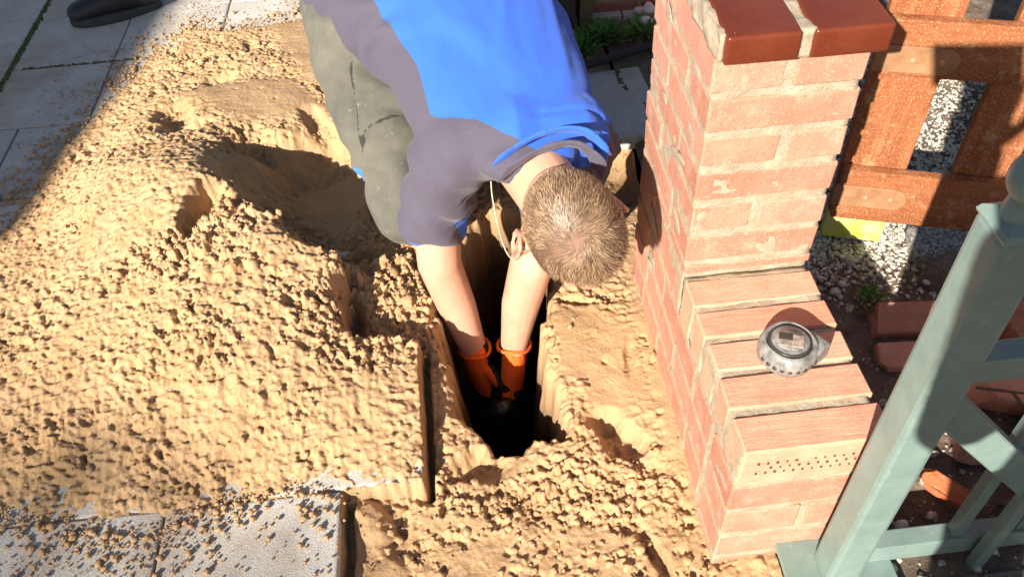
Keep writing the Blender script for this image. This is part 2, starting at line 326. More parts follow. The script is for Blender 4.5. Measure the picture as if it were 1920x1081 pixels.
foot = polysd([(p[0], p[1]) for p in [(-1.41, .80), (-1.33, 1.04), (-1.25, 1.25), (-1.22, 1.42), (-1.14, 1.52), (-1.0, 1.46), (-.75, 1.50), (-.4, 1.7), (.0, 1.3), (0, -.3), (-.5, -.18), (-.61, -.17), (-.70, -.14), (-.82, -.15), (-.93, -.20), (-1.07, -.17), (-1.2, -.13), (-1.7, .0), (-1.75, .5)]], X, Y)
HP = np.where(foot < 0, np.minimum(HP, foot * .35), HP + .0)
HP = HP + fbm(SH, .16, ST, 3) * .010 * np.clip(foot * 8, 0, 1)
# where the paving has been lifted
wob = fbm(SH, .05, ST, 2) * .004
dug = np.where(Y < -.15, X + .609, np.where(Y < .155, X + .464, np.where(Y < .335, X + .609, 9)))
ridge = polysd([(-.60, .335), (-.70, .42), (-.80, .52), (-.87, .63), (-.90, .78), (-.84, .86), (-.70, .88), (-.62, .90), (-.3, .95), (.4, 1.0), (.4, .2), (-.60, .2)], X, Y)
up_y = np.where(Y > .25, 1., 0.)
m_hard = sstep(-.003, .003, np.minimum(dug, 1) + wob); m_soft = sstep(-.06, .05, ridge + fbm(SH, .08, ST, 3) * .015)
mask = np.where(Y > .335, m_soft, m_hard)
HL = HL + fbm(SH, .10, ST, 3) * .008
H = HP * (1 - mask) + HL * mask
far = sstep(.95, 1.05, Y); H = np.where(Y > .335, H * (1 - far) + (np.where(X < -.2, HP, HL)) * far, H)
smooth_mask = np.zeros(SH)
for poly in ([(-1.093, 1.098), (-.775, 1.124), (-.65, .93), (-.90, .90)], [(-.205, .24), (-.12, .27), (-.03, .18), (-.02, -.02), (-.12, -.03), (-.19, .05)],
             [(-.748, .743), (-.55, .80), (-.6, .50), (-.738, .601)], [(-.40, -.09), (-.27, -.10), (-.37, -.17)], [(-.03, .2), (.03, .2), (.02, -.30), (-.03, -.1)],
             [(-.9, 1.5), (-.7, 1.6), (-.62, 1.1), (-.75, 1.1)]):
    smooth_mask = np.maximum(smooth_mask, sstep(-.03, .03, polysd(poly, X, Y)))
for (cx, cy, rx, ry, a, dpt) in [(-1.075, .965, .05, .10, .5, .035), (-1.03, .88, .07, .035, .3, .02), (-.985, 1.15, .055, .04, .2, .022), (-.70, .90, .03, .09, .5, .022), (-.73, .82, .07, .025, .2, .018),
                            (-.895, .46, .038, .10, -.25, .075), (-.10, -.085, .035, .075, .5, .035), (-.125, -.04, .04, .025, 0, .02), (-.571, -.26, .06, .10, .1, -.028), (-.13, .265, .05, .012, -.3, .015),
                            (-.37, -.105, .06, .035, .2, .03), (-.60, .235, .028, .075, 0, .045), (-.52, .166, .08, .012, .1, .03),
                            (-.58, .43, .05, .018, -.3, .03), (-.20, -.42, .12, .012, -.35, .018), (-.09, -.30, .015, .06, .3, .02), (-.05, .1, .012, .05, -.2, .010), (-.93, 1.35, .02, .05, .2, .012)]:
    ca, sa = math.cos(a), math.sin(a); u = ((X - cx) * ca + (Y - cy) * sa) / rx; v = (-(X - cx) * sa + (Y - cy) * ca) / ry
    q = np.sqrt(u * u + v * v) + fbm(SH, .03, ST, 2) * .25
    H -= dpt * (1 - sstep(.35, 1.2, q))
# clods, thick on the pile and thin on trodden sand
cl = .5 + .5 * fbm(SH, .12, ST, 3) * 1.6
body = sstep(.004, .03, H) * (foot > -.02)
cl = np.clip((cl - .28) * 1.9, 0, 1)
dens = np.clip((.06 + .94 * cl) * (1 - .93 * smooth_mask), 0.02, 1) * np.where(mask > .5, .55 + .6 * (cl > .55), 1.0)
rough_front = sstep(.05, .35, 1 - np.hypot((X + .72) / .45, (Y - .28) / .30))
dens = np.clip(dens * (.45 + .75 * rough_front + .55 * (mask > .5)), 0, 1)
rough_front = np.maximum(rough_front, .8 * sstep(.0, .4, 1 - np.hypot((X + .22) / .36, (Y + .30) / .24)) * (1 - smooth_mask))
dens = np.clip(dens + .5 * (mask > .5) * rough_front, 0, 1)
dens = dens * (.35 + .65 * sstep(-.3, .3, gn(X, Y, .11, 35, .7) + .3 * rough_front))
H2 = H.copy()
lumps(H2, SX0, SY0, ST, 500, .010, .020, np.clip(dens * (rough_front + .20), 0, 1), .45, 2.0)
lumps(H2, SX0, SY0, ST, 1100, .0055, .012, dens, .55)
lumps(H2, SX0, SY0, ST, 1500, .005, .013, np.clip(dens * (.35 + rough_front), 0, 1), .9, 2.0, True)
lumps(H2, SX0, SY0, ST, 1500, .0035, .0065, np.clip(dens + .08, 0, 1), .6)
lumps(H2, SX0, SY0, ST, 1800, .0035, .0065, np.clip(dens * .8 + .03, 0, 1), 1.1, 2.0, True)
amp = (1 - .85 * smooth_mask)
H = H2 + (np.abs(fbm(SH, .022, ST, 2)) * -.010 + fbm(SH, .006, ST, 1) * .0026 + np.abs(fbm(SH, .013, ST, 1)) * -.006) * amp * np.clip(foot * 30 + .3, .3, 1)
patch = .38 + .62 * sstep(-.35, .35, gn(X, Y, .14, 31, .6) + .35 * rough_front + .15)
k_ = patch * amp * np.clip(foot * 25 + .25, .1, 1) * np.clip(.30 + dens * 1.1, 0, 1)
for cell, h_, sd_, wp in ((.060, .0100, 1, .6), (.031, .0068, 2, .8), (.017, .0046, 3, .9), (.0098, .0038, 4, .8), (.0060, .0024, 6, .4)):
    H += k_ * h_ * (.5 - 1.6 * np.abs(gn(X, Y, cell, sd_, wp)) ** .8)                     # crumbly, billowing surface
H -= k_ * sstep(.16, .42, gn(X, Y, .020, 9, .9)) * .0085 + k_ * sstep(.20, .45, gn(X, Y, .011, 11, .6)) * .0055   # ragged cavities
H = np.where((foot < 0) & (mask < .5), np.minimum(H, np.where(foot > -.03, .003 + RNG.random(SH) * .002, -.02) + foot * .12), H)
# the hole and the trench behind the pier
hs = polysd(HOLE, X, Y) + gn(X, Y, .05, 21) * .010 + gn(X, Y, .018, 22) * .006 - .003
left_slope = (X < -.36) & (Y < .3)
H = np.where(hs > -.012, np.minimum(H, H - (hs + .012) * 1.0), H)
H = np.where(hs > 0, np.minimum(H, H - np.minimum(.55, hs * np.where(left_slope, 7., 16.)) + fbm(SH, .03, ST, 2) * .006), H)
# dark joint left beside the cut paving
gro = np.where((Y > -.16) & (Y < .155), np.abs(X + .456 + wob), 9); H -= .045 * (1 - sstep(.003, .009, gro))
gro = np.where((Y < -.16), np.abs(X + .600 + wob), 9); H -= .03 * (1 - sstep(.003, .012, gro))
me = grid_mesh(SX0, SY0, ST, H)
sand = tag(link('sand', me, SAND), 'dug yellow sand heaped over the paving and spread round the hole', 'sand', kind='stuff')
def hgt(x, y):
    j = int((x - SX0) / ST); i = int((y - SY0) / ST)
    return H[min(max(i, 0), NY - 1), min(max(j, 0), NX - 1)]
# loose clods lying on the sand
proto = []
for k in range(6):
    bm = bmesh.new(); bmesh.ops.create_icosphere(bm, subdivisions=2, radius=1)
    for v in bm.verts: v.co *= 1 + .7 * noise.noise(v.co * 1.5 + V((k * 9, 0, 0))) + .45 * noise.noise(v.co * 3.4 + V((k * 5, 3, 0)))
    proto.append((np.array([v.co[:] for v in bm.verts]), np.array([[v.index for v in f.verts] for f in bm.faces]))); bm.free()
lowp = []
for k in range(5):
    bm = bmesh.new(); bmesh.ops.create_icosphere(bm, subdivisions=1, radius=1)
    for v in bm.verts: v.co *= 1 + .5 * noise.noise(v.co * 1.3 + V((k * 7, 1, 0)))
    lowp.append((np.array([v.co[:] for v in bm.verts]), np.array([[v.index for v in f.verts] for f in bm.faces]))); bm.free()
def scatter(name, spots, mat, low=False, **k):
    """many small stones or clods as one mesh"""
    vs, fs, off = [], [], 0
    for (x, y, z, r, fl) in spots:
        pv, pf = lowp[random.randrange(5)] if low else proto[random.randrange(6)]; a = random.random() * 6.3; ca, sa = math.cos(a), math.sin(a)
        q = pv * (r * random.uniform(.8, 1.2), r, r * fl); q = np.stack([q[:, 0] * ca - q[:, 1] * sa, q[:, 0] * sa + q[:, 1] * ca, q[:, 2]], -1) + (x, y, z)
        vs.append(q); fs.append(pf + off); off += len(pv)
    co = np.concatenate(vs); f = np.concatenate(fs)
    me = bpy.data.meshes.new('mesh'); me.vertices.add(len(co)); me.vertices.foreach_set('co', co.astype('f').ravel())
    me.loops.add(f.size); me.loops.foreach_set('vertex_index', f.astype('i').ravel()); me.polygons.add(len(f))
    me.polygons.foreach_set('loop_start', np.arange(0, f.size, 3, dtype='i')); me.polygons.foreach_set('use_smooth', np.ones(len(f), bool)); me.update(calc_edges=True)
    return tag(link(name, me, mat), kind='stuff', **k)
sp = []
while len(sp) < 1300:
    x = random.uniform(-1.5, .0); y = random.uniform(-.5, 1.6); j = int((x - SX0) / ST); i = int((y - SY0) / ST)
    if random.random() > dens[i, j] * (.35 + rough_front[i, j]) or hs[i, j] > -.01: continue
    if foot[i, j] < 0 and mask[i, j] < .5: continue
    r = .0025 + .006 * random.random() ** 2.6
    if random.random() < rough_front[i, j] * .08: r *= 1.6
    sp.append((x, y, H[i, j] + r * .25, r, random.uniform(.7, 1)))
while len(sp) < 2000:                                                   # crumbs that rolled onto the paving
    x = random.uniform(-1.6, -.62); y = random.uniform(-.5, 1.6); j = int((x - SX0) / ST); i = int((y - SY0) / ST)
    if not (-.12 < foot[i, j] < -.0) or random.random() > math.exp(foot[i, j] / .04): continue
    r = random.uniform(.0015, .006); sp.append((x, y, .003 + r * .5, r, .8))
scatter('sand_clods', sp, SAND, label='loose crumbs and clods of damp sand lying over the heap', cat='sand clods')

sp = []
while len(sp) < 5000:                                                   # sand trodden thinly over the slabs round the heap
    x = random.uniform(-1.75, -.60); y = random.uniform(-.55, 1.7); j = int((x - SX0) / ST); i = int((y - SY0) / ST)
    if not (-.30 < foot[i, j] < .02) or random.random() > math.exp(foot[i, j] / .07) * (.25 + .75 * (cl[i, j] > .4)): continue
    r = random.uniform(.0008, .0032); sp.append((x, y, .002 + r * .4, r, .7))
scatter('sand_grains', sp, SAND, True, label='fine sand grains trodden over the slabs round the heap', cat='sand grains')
MOSS = simple('moss', (.075, .10, .025), .95, var=.4, scale=80); sp = []
for _ in range(900): sp.append((-1.634 + random.gauss(0, .004), random.uniform(.9, 1.9), .001, random.uniform(.002, .005), .6))
for _ in range(160): sp.append((random.uniform(-1.6, -1.25), 1.371 + random.gauss(0, .003), .001, random.uniform(.0015, .004), .6))
scatter('moss', sp, MOSS, True, label='moss growing along the joint between the shaded paving slabs', cat='moss')
# paving: 30 cm concrete slabs laid in half bond, some lifted for the hole
pave = empty('pavement', kind='structure')
bmS = bmesh.new(); add_box(bmS, (0, 0, 0), (.299, .299, .045), bevel=.004, seg=2); slab_me = from_bm(bmS); slab_me.materials.append(CONC)
def slab(x, y, z=-.0225, rz=0.0, rx=0.0, me=slab_me):
    o = bpy.data.objects.new('paving_slab', me); COL.objects.link(o); o.parent = pave
    o.location = (x, y, z + random.uniform(-.0015, .0015)); o.rotation_euler = (rx, random.uniform(-.004, .004), rz)
for r in range(-3, 9):
    yc = r * PITCH + .0025
    for c in range(0, 9):
        xr = (-.466 if r % 2 == 0 else -.610) if r < 4 else -.425
        xc = xr - PITCH / 2 - c * PITCH + (.0 if r < 5 else 0)
        if r == 4: pass
        if r in (2, 3, 4) and c < 2: continue
        if xc < -3.0: continue
        slab(xc, yc)
for r in range(5, 8):
    for c in range(3): slab(-.425 + PITCH / 2 + c * PITCH + .0, r * PITCH + .0025)
slab(.035, .945, -.035, .06, .03); slab(-.275, .955, -.04, .03)

# garden soil right of the pier
GX0, GY0, GS = .105, -.84, .005; gnx, gny = int(1.6 / GS), int(2.66 / GS); GSH = (gny, gnx)
GXX, GYY = np.meshgrid(GX0 + np.arange(gnx) * GS, GY0 + np.arange(gny) * GS)
G = fbm(GSH, .25, GS, 3) * .012 - .012
edge = np.interp(GYY[:, 0], [-.6, -.36, .3, .4, .6, .8, 1.0, 1.2, 1.6], [-.03, -.035, -.03, -.05, -.06, -.05, -.01, 0, 0])[:, None]
t = sstep(0, .06, GXX - GX0); G = edge * (1 - t) + G * t
gd = np.clip(.5 + .5 * fbm(GSH, .1, GS, 2), .1, 1)
lumps(G, GX0, GY0, GS, 5000, .006, .015, gd, .5)
G += np.abs(fbm(GSH, .03, GS, 2)) * -.006
tag(link('garden_soil', grid_mesh(GX0, GY0, GS, G), SOILM), kind='structure')
def ghg(x, y): return G[min(max(int((y - GY0) / GS), 0), gny - 1), min(max(int((x - GX0) / GS), 0), gnx - 1)]
GRAV = NT('gravel', .85, .25).geo(); _a = GRAV.mix(GRAV.ramp(GRAV.voro(120, out='Color'), [(.2, 0.), (.8, 1.)]), (.34, .30, .25), (.72, .66, .56)); GRAV.color(_a).bump(GRAV.noise(500, 3), .0006); GRAV = GRAV.m
sp = []
for _ in range(26000):
    x = random.uniform(.28, 1.35); y = random.uniform(.15, 1.1) if random.random() < .5 else random.uniform(.15, .62)
    dn = math.exp(-max(0, .30 - y) / .07) if y < .3 else 1
    if x < .30 or random.random() > dn: continue
    r = .0026 + .0042 * random.random() ** 2; sp.append((x, y, ghg(x, y) + r * .5, r, .7))
scatter('gravel', sp, GRAV, True, label='pale gravel strewn round and behind the wooden gate', cat='gravel')
sp = []
for _ in range(1500):
    x = random.uniform(.22, 1.2); y = random.uniform(-.7, .3); r = .002 + .007 * random.random() ** 3; sp.append((x, y, ghg(x, y) + r * .3, r, .7))
scatter('soil_stones', sp, GRAV, label='small stones scattered through the dark garden soil', cat='stones')
# ground beyond the dug area
bm = bmesh.new()
for (x0, x1, y0, y1) in ((-60, 60, -60, -.835), (-60, 60, 1.76, 60), (-60, -1.77, -.835, 1.76), (1.69, 60, -.835, 1.76)):
    bm.faces.new([bm.verts.new(p) for p in ((x0, y0, -.05), (x1, y0, -.05), (x1, y1, -.05), (x0, y1, -.05))])
tag(link('ground', from_bm(bm), SOILM), kind='structure')
# ------------------------------------------------------------------ brick pier with its low stepped wing
W = .21
pier = empty('brick_pier', (0, 0, 0), label='pink brick pier with a glazed tile cap and a low brick-on-edge step in front', cat='brick pier')
_cache = {}
def brick(x0, x1, y0, y1, z0, z1, mat=BRICK, parent=pier, name='brick', jit=.0012, key=None, proud=0.0):
    s = (round(x1 - x0, 4), round(y1 - y0, 4), round(z1 - z0, 4)); k = (s, mat.name, random.randrange(3), name)
    if k not in _cache:
        bm = bmesh.new(); add_box(bm, (0, 0, 0), s, bevel=.0032, seg=1, jit=jit); me = from_bm(bm); me.materials.append(mat); _cache[k] = me
    o = bpy.data.objects.new(name, _cache[k]); COL.objects.link(o); o.parent = parent
    o.location = ((x0 + x1) / 2 + random.uniform(-.001, .001), (y0 + y1) / 2 + random.uniform(-.001, .001), (z0 + z1) / 2 + random.uniform(-.0006, .0006))
    o.rotation_euler = (random.uniform(-.004, .004), random.uniform(-.004, .004), random.uniform(-.006, .006)); return o
CP = .0638; J = .012; D = .325
def rough_block(name, x0, x1, y0, y1, z0, z1, mat, parent, st=.008, amp=.0026, holes=None):
    """a box with an uneven, trowelled surface"""
    bm = bmesh.new(); add_box(bm, ((x0 + x1) / 2, (y0 + y1) / 2, (z0 + z1) / 2), (x1 - x0, y1 - y0, z1 - z0))
    for ax, (a, b) in enumerate(((x0, x1), (y0, y1), (z0, z1))):
        n = max(1, int((b - a) / st))
        for i in range(1, n):
            p = [0, 0, 0]; p[ax] = a + (b - a) * i / n; d = [0, 0, 0]; d[ax] = 1
            bmesh.ops.bisect_plane(bm, geom=bm.verts[:] + bm.edges[:] + bm.faces[:], plane_co=p, plane_no=d)
    me = from_bm(bm, True); fold(me, lambda c: nz(c, 55, 3) * amp + nz(c, 20, 7) * amp); return link(name, me, mat, parent)
rough_block('mortar', .002, W - .005, .0025, D - .004, -.12, .70, MORTAR, pier)
rough_block('mortar', .002, W - .006, -.3378, .0, -.12, .2885, MORTAR, pier)
# upper pier, course by course
z = .70 - .004
for k in range(7):
    z1 = .70 - k * CP - J * .5 * (k > 0); z0 = .70 - (k + 1) * CP + J * .5
    if k == 6: z0 = .294; z1 = .313
    if k in (0, 2, 4):
        jx = (.105, .0, .118, .0, .098)[k]
        brick(0, jx - J / 2, 0, .205, z0, z1); brick(jx + J / 2, W, 0, .10, z0, z1)
        brick(0, jx - J / 2, .215, D, z0, z1); brick(jx + J / 2, W, .112, D, z0, z1)
    else:
        brick(0, W, 0, .10, z0, z1); brick(0, .10, .112, D, z0, z1); brick(.112, W, .112, D, z0, z1)
# courses below the step, running the whole depth
for k in range(5):
    z1 = .198 - k * .0755 - (0 if k else .0); z0 = z1 - .064
    ys = [(-.34, -.24), (-.228, -.02), (-.008, .20), (.212, D)] if k % 2 else [(-.34, -.135), (-.123, .085), (.097, .21), (.222, D)]
    if k % 2: brick(0, W * .56, ys[0][0], ys[0][1], z0, z1); brick(W * .56 + J, W, ys[0][0], ys[0][1], z0, z1)
    else: brick(0, W, -.34, -.24, z0, z1); ys[0] = (-.228, -.135)
    for (a, b) in ys[1:] if k % 2 else ys:
        brick(0, .10, a, b, z0, z1); brick(.112, W, a, b, z0, z1)
for (a, b, z0, z1) in ((.010, .20, .210, .286), (.212, D, .210, .286)):
    brick(0, .10, a, b, z0, z1); brick(.112, W, a, b, z0, z1)
# five bricks on edge form the top of the step
rows = [(-.070, -.012), (-.136, -.081), (-.200, -.147), (-.268, -.212), (-.342, -.281)]
for i, (a, b) in enumerate(rows):
    x0 = (-.0, .0, .001, .001, .003)[i]; x1 = (W, W + .001, W + .002, W + .002, W + .004)[i]
    o = brick(x0, x1, a, b, .2075, .292 + (-.001, .001, 0, .0015, 0)[i], BRICKTOP, jit=.0016)
    if i == 4:
        o['label'] = 'front brick on edge with rows of small holes in its face'
        hb = bmesh.new()
        for r in range(3):
            for c in range(13):
                x = x0 + .022 + c * .0135 + (r % 2) * .006; zz = .238 + r * .0125 + random.uniform(-.001, .001)
                if x > x1 - .015 or random.random() < .08: continue
                rr = random.uniform(.0016, .0026)
                q = bmesh.ops.create_cone(hb, segments=7, radius1=rr, radius2=rr * .6, depth=.0012, cap_ends=True)['verts']
                for v in q: v.co = Matrix.Rotation(math.pi / 2, 3, 'X') @ v.co + V((x, a - .0019, zz))
        tag(link('perforation_disc', from_bm(hb), DARKHOLE, pier), kind='stuff')  # dark discs on the face stand in for the shade inside the holes
# smears of mortar on the side and front
sm = bmesh.new()
for _ in range(12):
    y = random.uniform(-.33, .30); zz = random.uniform(-.03, .66)
    if y < 0 and zz > .27: continue
    ell(sm, (-.0005, y, zz), (random.uniform(.0012, .0018), random.uniform(.012, .045), random.uniform(.005, .014)), Matrix.Rotation(random.uniform(-.6, .6), 3, 'X'), 2)
for _ in range(0):
    k = random.randrange(1, 7); ell(sm, (random.uniform(.02, .19), -.0005, .70 - k * CP + random.uniform(-.006, .006)), (random.uniform(.008, .03), .0022, random.uniform(.003, .008)), None, 2)
me = from_bm(sm, True); fold(me, lambda c: nz(c, 160) * .0016); tag(link('mortar_smears', me, MORTAR, pier), kind='stuff')
# glazed cap
def cap_tile(x0, x1, chip=False):
    bm = bmesh.new(); add_box(bm, (0, 0, 0), (x1 - x0, .36, .041), bevel=.005, seg=3)
    me = from_bm(bm, True)
    o = link('cap_tile', me, GLAZE, pier, ((x0 + x1) / 2, .157, .7215), (.02, 0, random.uniform(-.01, .01))); return o
cap_tile(.004, .101); cap_tile(.115, .219)
rough_block('mortar', .097, .118, -.017, .33, .697, .737, MORTAR, pier, .005, .003)
l = rough_block('mortar', -.004, .014, -.013, .325, .698, .7385, MORTAR, pier, .004, .0045); l['label'] = 'broken mortar along the chipped left edge of the cap'
cm = bmesh.new()
for _ in range(0):
    y = random.uniform(-.012, .32); w = .016 + .010 * math.sin(y * 40) + (.014 if y < .02 else 0)
    ell(cm, (random.uniform(-.012, w * .55), y, random.uniform(.700, .741)), (random.uniform(.006, .013), random.uniform(.014, .030), random.uniform(.004, .007)), Matrix.Rotation(random.uniform(-1, 1), 3, 'Z'), 2)
cm.free()

# ------------------------------------------------------------------ tape measure
TAPE = NT('silver_plastic', .42, .5, .1); _a = TAPE.ramp(TAPE.noise(60, 4), [(.3, (.10, .10, .098)), (.7, (.36, .35, .33))]); TAPE.color(_a).bump(TAPE.noise(250, 3), .0004); TAPE = TAPE.m
TDARK = simple('dark_tape_window', (.05, .045, .04), .35); TLAB = simple('tape_label', (.30, .24, .20), .45, var=.5, scale=120)
tape = empty('tape_measure', (.109, -.186, .2935), .55, label='silver tape measure lying on the brick-on-edge step of the pier', cat='tape measure')
def squircle(r, z, n=40, p=2.6, sx=1.0):
    return [(r * sx * abs(math.cos(t)) ** (2 / p) * math.copysign(1, math.cos(t)), r * abs(math.sin(t)) ** (2 / p) * math.copysign(1, math.sin(t)), z) for t in [2 * math.pi * k / n for k in range(n)]]
def lathe(prof, n=40, p=2.0):
    bm = bmesh.new(); R = [[bm.verts.new(q) for q in squircle(r, z, n, p)] for r, z in prof]
    for a, b in zip(R, R[1:]):
        for k in range(n): bm.faces.new((a[k], a[(k + 1) % n], b[(k + 1) % n], b[k]))
    bm.faces.new(R[0][::-1]); bm.faces.new(R[-1]); return bm
bm = lathe([(.036, 0), (.040, .003), (.042, .010), (.0425, .019), (.042, .028), (.039, .035), (.035, .0385), (.0335, .0385), (.0325, .036), (.0, .036)][:-1] + [(.001, .036)], 44, 2.3)
add_box(bm, (.030, -.022, .017), (.034, .036, .032), bevel=.006, seg=3)
link('case', from_bm(bm, True), TAPE, tape)
for r, z, m, nm in ((.033, .0372, TDARK, 'groove'), (.030, .0380, TAPE, 'ring'), (.024, .0386, TLAB, 'disc'), (.0215, .0392, TAPE, 'disc')):
    bm = bmesh.new(); bmesh.ops.create_cone(bm, segments=40, radius1=r, radius2=r - .003, depth=.004, cap_ends=True); link(nm, from_bm(bm, True), m, tape, (0, 0, z))
bm = bmesh.new(); add_box(bm, (0, 0, 0), (.036, .024, .002), bevel=.001); link('label', from_bm(bm), TLAB, tape, (-.001, -.003, .0412), (0, 0, -.9))
bm = bmesh.new(); add_box(bm, (0, 0, 0), (.020, .014, .002), bevel=.001); link('window', from_bm(bm), TDARK, tape, (-.002, .007, .0417), (0, 0, -.9))
rb = bmesh.new()
for k in range(9):
    a = math.radians(165 + k * 15); bmesh.ops.create_cone(rb, segments=10, radius1=.0045, radius2=.003, depth=.004, cap_ends=True, matrix=Matrix.Translation((.0425 * math.cos(a), .0425 * math.sin(a), .017)) @ Matrix.Rotation(a, 4, 'Z') @ Matrix.Rotation(math.pi / 2, 4, 'Y'))
link('grip', from_bm(rb, True), TDARK, tape)
bm = bmesh.new(); add_box(bm, (0, 0, 0), (.004, .022, .014), bevel=.001); link('hook', from_bm(bm), simple('tape_hook', (.45, .27, .2), .4, .5, .6), tape, (.049, -.022, .010))

# ------------------------------------------------------------------ wooden gate
GA = -math.radians(18); gate = empty('wooden_gate', (.535, .315, 0), GA, label='orange-brown wooden gate of upright boards and two wide rails beside the pier', cat='gate')
def plank(name, x0, x1, y0, y1, z0, z1, mat=WOOD, parent=gate, bevel=.003):
    bm = bmesh.new(); add_box(bm, (0, 0, 0), (x1 - x0, y1 - y0, z1 - z0), bevel=bevel, seg=2); return link(name, from_bm(bm), mat, parent, ((x0 + x1) / 2, (y0 + y1) / 2, (z0 + z1) / 2))
STILE = wood_mat('algae_wood', algae=-.405)
s = plank('board', -.118, .006, -.001, .023, .003, .97, STILE); s['label'] = 'outer board with yellow-green algae on its foot'
for k in range(5):
    x = .092 + k * .175; plank('board', x, x + .105, .0, .022, .17 if k else .18, .97)
WOODH = wood_mat('rail_wood', grain=(.3, 1, 3))
for a_, b_ in ((.080, .205), (.425, .535), (.82, .92)): plank('rail', -.115, .95, -.026, -.0035, a_, b_, WOODH)
HM = simple('painted_hinge', (.33, .17, .085), .6, var=.25, bump=.0004)
for z in (.118, .435):
    bm = bmesh.new(); add_box(bm, (-.065, -.0285, z + .026), (.118, .003, .052), bevel=.001)
    bmesh.ops.create_cone(bm, segments=20, radius1=.026, radius2=.026, depth=.003, cap_ends=True, matrix=Matrix.Translation((-.008, -.0287, z + .026)) @ Matrix.Rotation(math.pi / 2, 4, 'X'))
    h = link('hinge', from_bm(bm), HM, gate)
    for x in (-.012, -.06):
        b2 = bmesh.new(); bmesh.ops.create_uvsphere(b2, u_segments=10, v_segments=6, radius=.006, matrix=Matrix.Translation((x, -.031, z + .026)) @ Matrix.Diagonal((1, .5, 1, 1))); link('screw', from_bm(b2, True), RUST, h)
# exposed aggregate kerb below the gate
AGG = NT('aggregate_kerb', .9, .2).geo(); _a = AGG.mix(AGG.ramp(AGG.voro(210, out='Color'), [(.2, 0.), (.8, 1.)]), (.12, .11, .10), (.46, .42, .35)); AGG.color(_a).bump(AGG.voro(210), .002, .7); AGG = AGG.m
tag(rough_block('kerb_stone', .0, .62, -.045, .055, -.06, .012, AGG, None, .02, .001), 'exposed aggregate kerb stone lying under the wooden gate', 'kerb stone')
ks = bpy.data.objects['kerb_stone']; ks.location = (.60, .30, 0); ks.rotation_euler = (0, 0, GA)

# ------------------------------------------------------------------ green steel fence
fence = empty('steel_fence', (0, 0, 0), label='green painted steel fence panel with square post, ball top and diagonal brace', cat='fence')
PX, PY = .178, -.392
def gbox(name, x0, x1, y0, y1, z0, z1, bevel=.002): return plank(name, x0, x1, y0, y1, z0, z1, GREEN, fence, bevel)
post = gbox('post', PX - .0265, PX + .0265, PY - .0265, PY + .0265, .004, .735, .007)
bm = bmesh.new(); q = [(.0267, 0), (.0275, .003), (.025, .009), (.012, .017)]
R = [[bm.verts.new((sx * r, sy * r, z)) for sx, sy in ((-1, -1), (1, -1), (1, 1), (-1, 1))] for r, z in q]
for a, b in zip(R, R[1:]):
    for k in range(4): bm.faces.new((a[k], a[(k + 1) % 4], b[(k + 1) % 4], b[k]))
bm.faces.new(R[0][::-1]); bm.faces.new(R[-1]); cap = link('post_cap', from_bm(bm), GREEN, fence, (PX, PY, .735))
bm = bmesh.new(); tube(bm, [(0, 0, -.006), (0, 0, .012)], [.021, .018], 24, (1, 0, 0)); ell(bm, (0, 0, .036), (.028, .028, .028), None, 4); link('ball', from_bm(bm, True), GREEN, cap, (0, 0, .020))
bp = gbox('base_plate', .098, .270, PY - .06, PY + .058, -.004, .004)
for x, y in ((.122, PY + .022), (.243, PY + .022), (.122, PY - .04), (.243, PY - .04)):
    bm = bmesh.new(); bmesh.ops.create_cone(bm, segments=6, radius1=.0115, radius2=.0105, depth=.008, cap_ends=True); bmesh.ops.create_cone(bm, segments=12, radius1=.006, radius2=.005, depth=.020, cap_ends=True, matrix=Matrix.Translation((0, 0, .006)))
    link('bolt', from_bm(bm), RUST, bp, (x, y, .008), (0, 0, random.random()))
gbox('rail', PX + .035, 1.9, PY + .004, PY + .034, .000, .046); gbox('rail', PX + .035, 1.9, PY + .004, PY + .034, .470, .512)
for k, x in enumerate([.367, .47, .573, .676, .779, .882, .985]): gbox('bar', x - .009, x + .009, PY + .010, PY + .028, .046, .470, .0015)
gbox('bar', .405 - .009, .405 + .009, PY - .020, PY - .002, -.10, .30, .0015)
a = V((.195, PY - .002, .455)); b = V((.62, PY - .002, -.02)); mid = (a + b) / 2; L = (b - a).length
bm = bmesh.new(); add_box(bm, (0, 0, 0), (L, .022, .046), bevel=.002); link('brace', from_bm(bm), GREEN, fence, mid, (0, math.atan2(-(b.z - a.z), b.x - a.x), 0))

# ------------------------------------------------------------------ broken bricks and stones in the garden
def rubble(name, loc, size, rot, mat, label, cat, seed, cut=.5):
    bm = bmesh.new(); add_box(bm, (0, 0, 0), size, bevel=.004, seg=2)
    rr = random.Random(seed)
    for _ in range(3):
        if rr.random() < cut + .35:
            d = V((rr.choice((-1, 1)) * rr.uniform(.5, 1), rr.uniform(-1, 1), rr.uniform(-.5, .5))).normalized()
            r = bmesh.ops.bisect_plane(bm, geom=bm.verts[:] + bm.edges[:] + bm.faces[:], plane_co=d * (size[0] * rr.uniform(.30, .44)), plane_no=d, clear_outer=True)
            bmesh.ops.holes_fill(bm, edges=[e for e in bm.edges if e.is_boundary])
    bmesh.ops.triangulate(bm, faces=[f for f in bm.faces if len(f.verts) > 4]); bmesh.ops.subdivide_edges(bm, edges=bm.edges[:], cuts=2)
    for v in bm.verts: v.co += V((noise.noise(v.co * 60 + V((seed, 0, 0))), noise.noise(v.co * 60 + V((0, seed, 0))), noise.noise(v.co * 60))) * .0028
    me = from_bm(bm); return tag(link(name, me, mat, None, loc, rot), label, cat)
rubble('brick_piece', (.492, .092, -.002), (.165, .07, .04), (.20, .05, -.05), BRICK, 'wide half-lit brown brick piece nearest the gravel strip', 'brick', 3, .2)
rubble('brick_piece', (.472, .000, -.002), (.12, .055, .035), (.15, -.05, -.16), BRICKTOP, 'smaller brick piece just in front of the wide one, tip in the sun', 'brick', 5, .3)
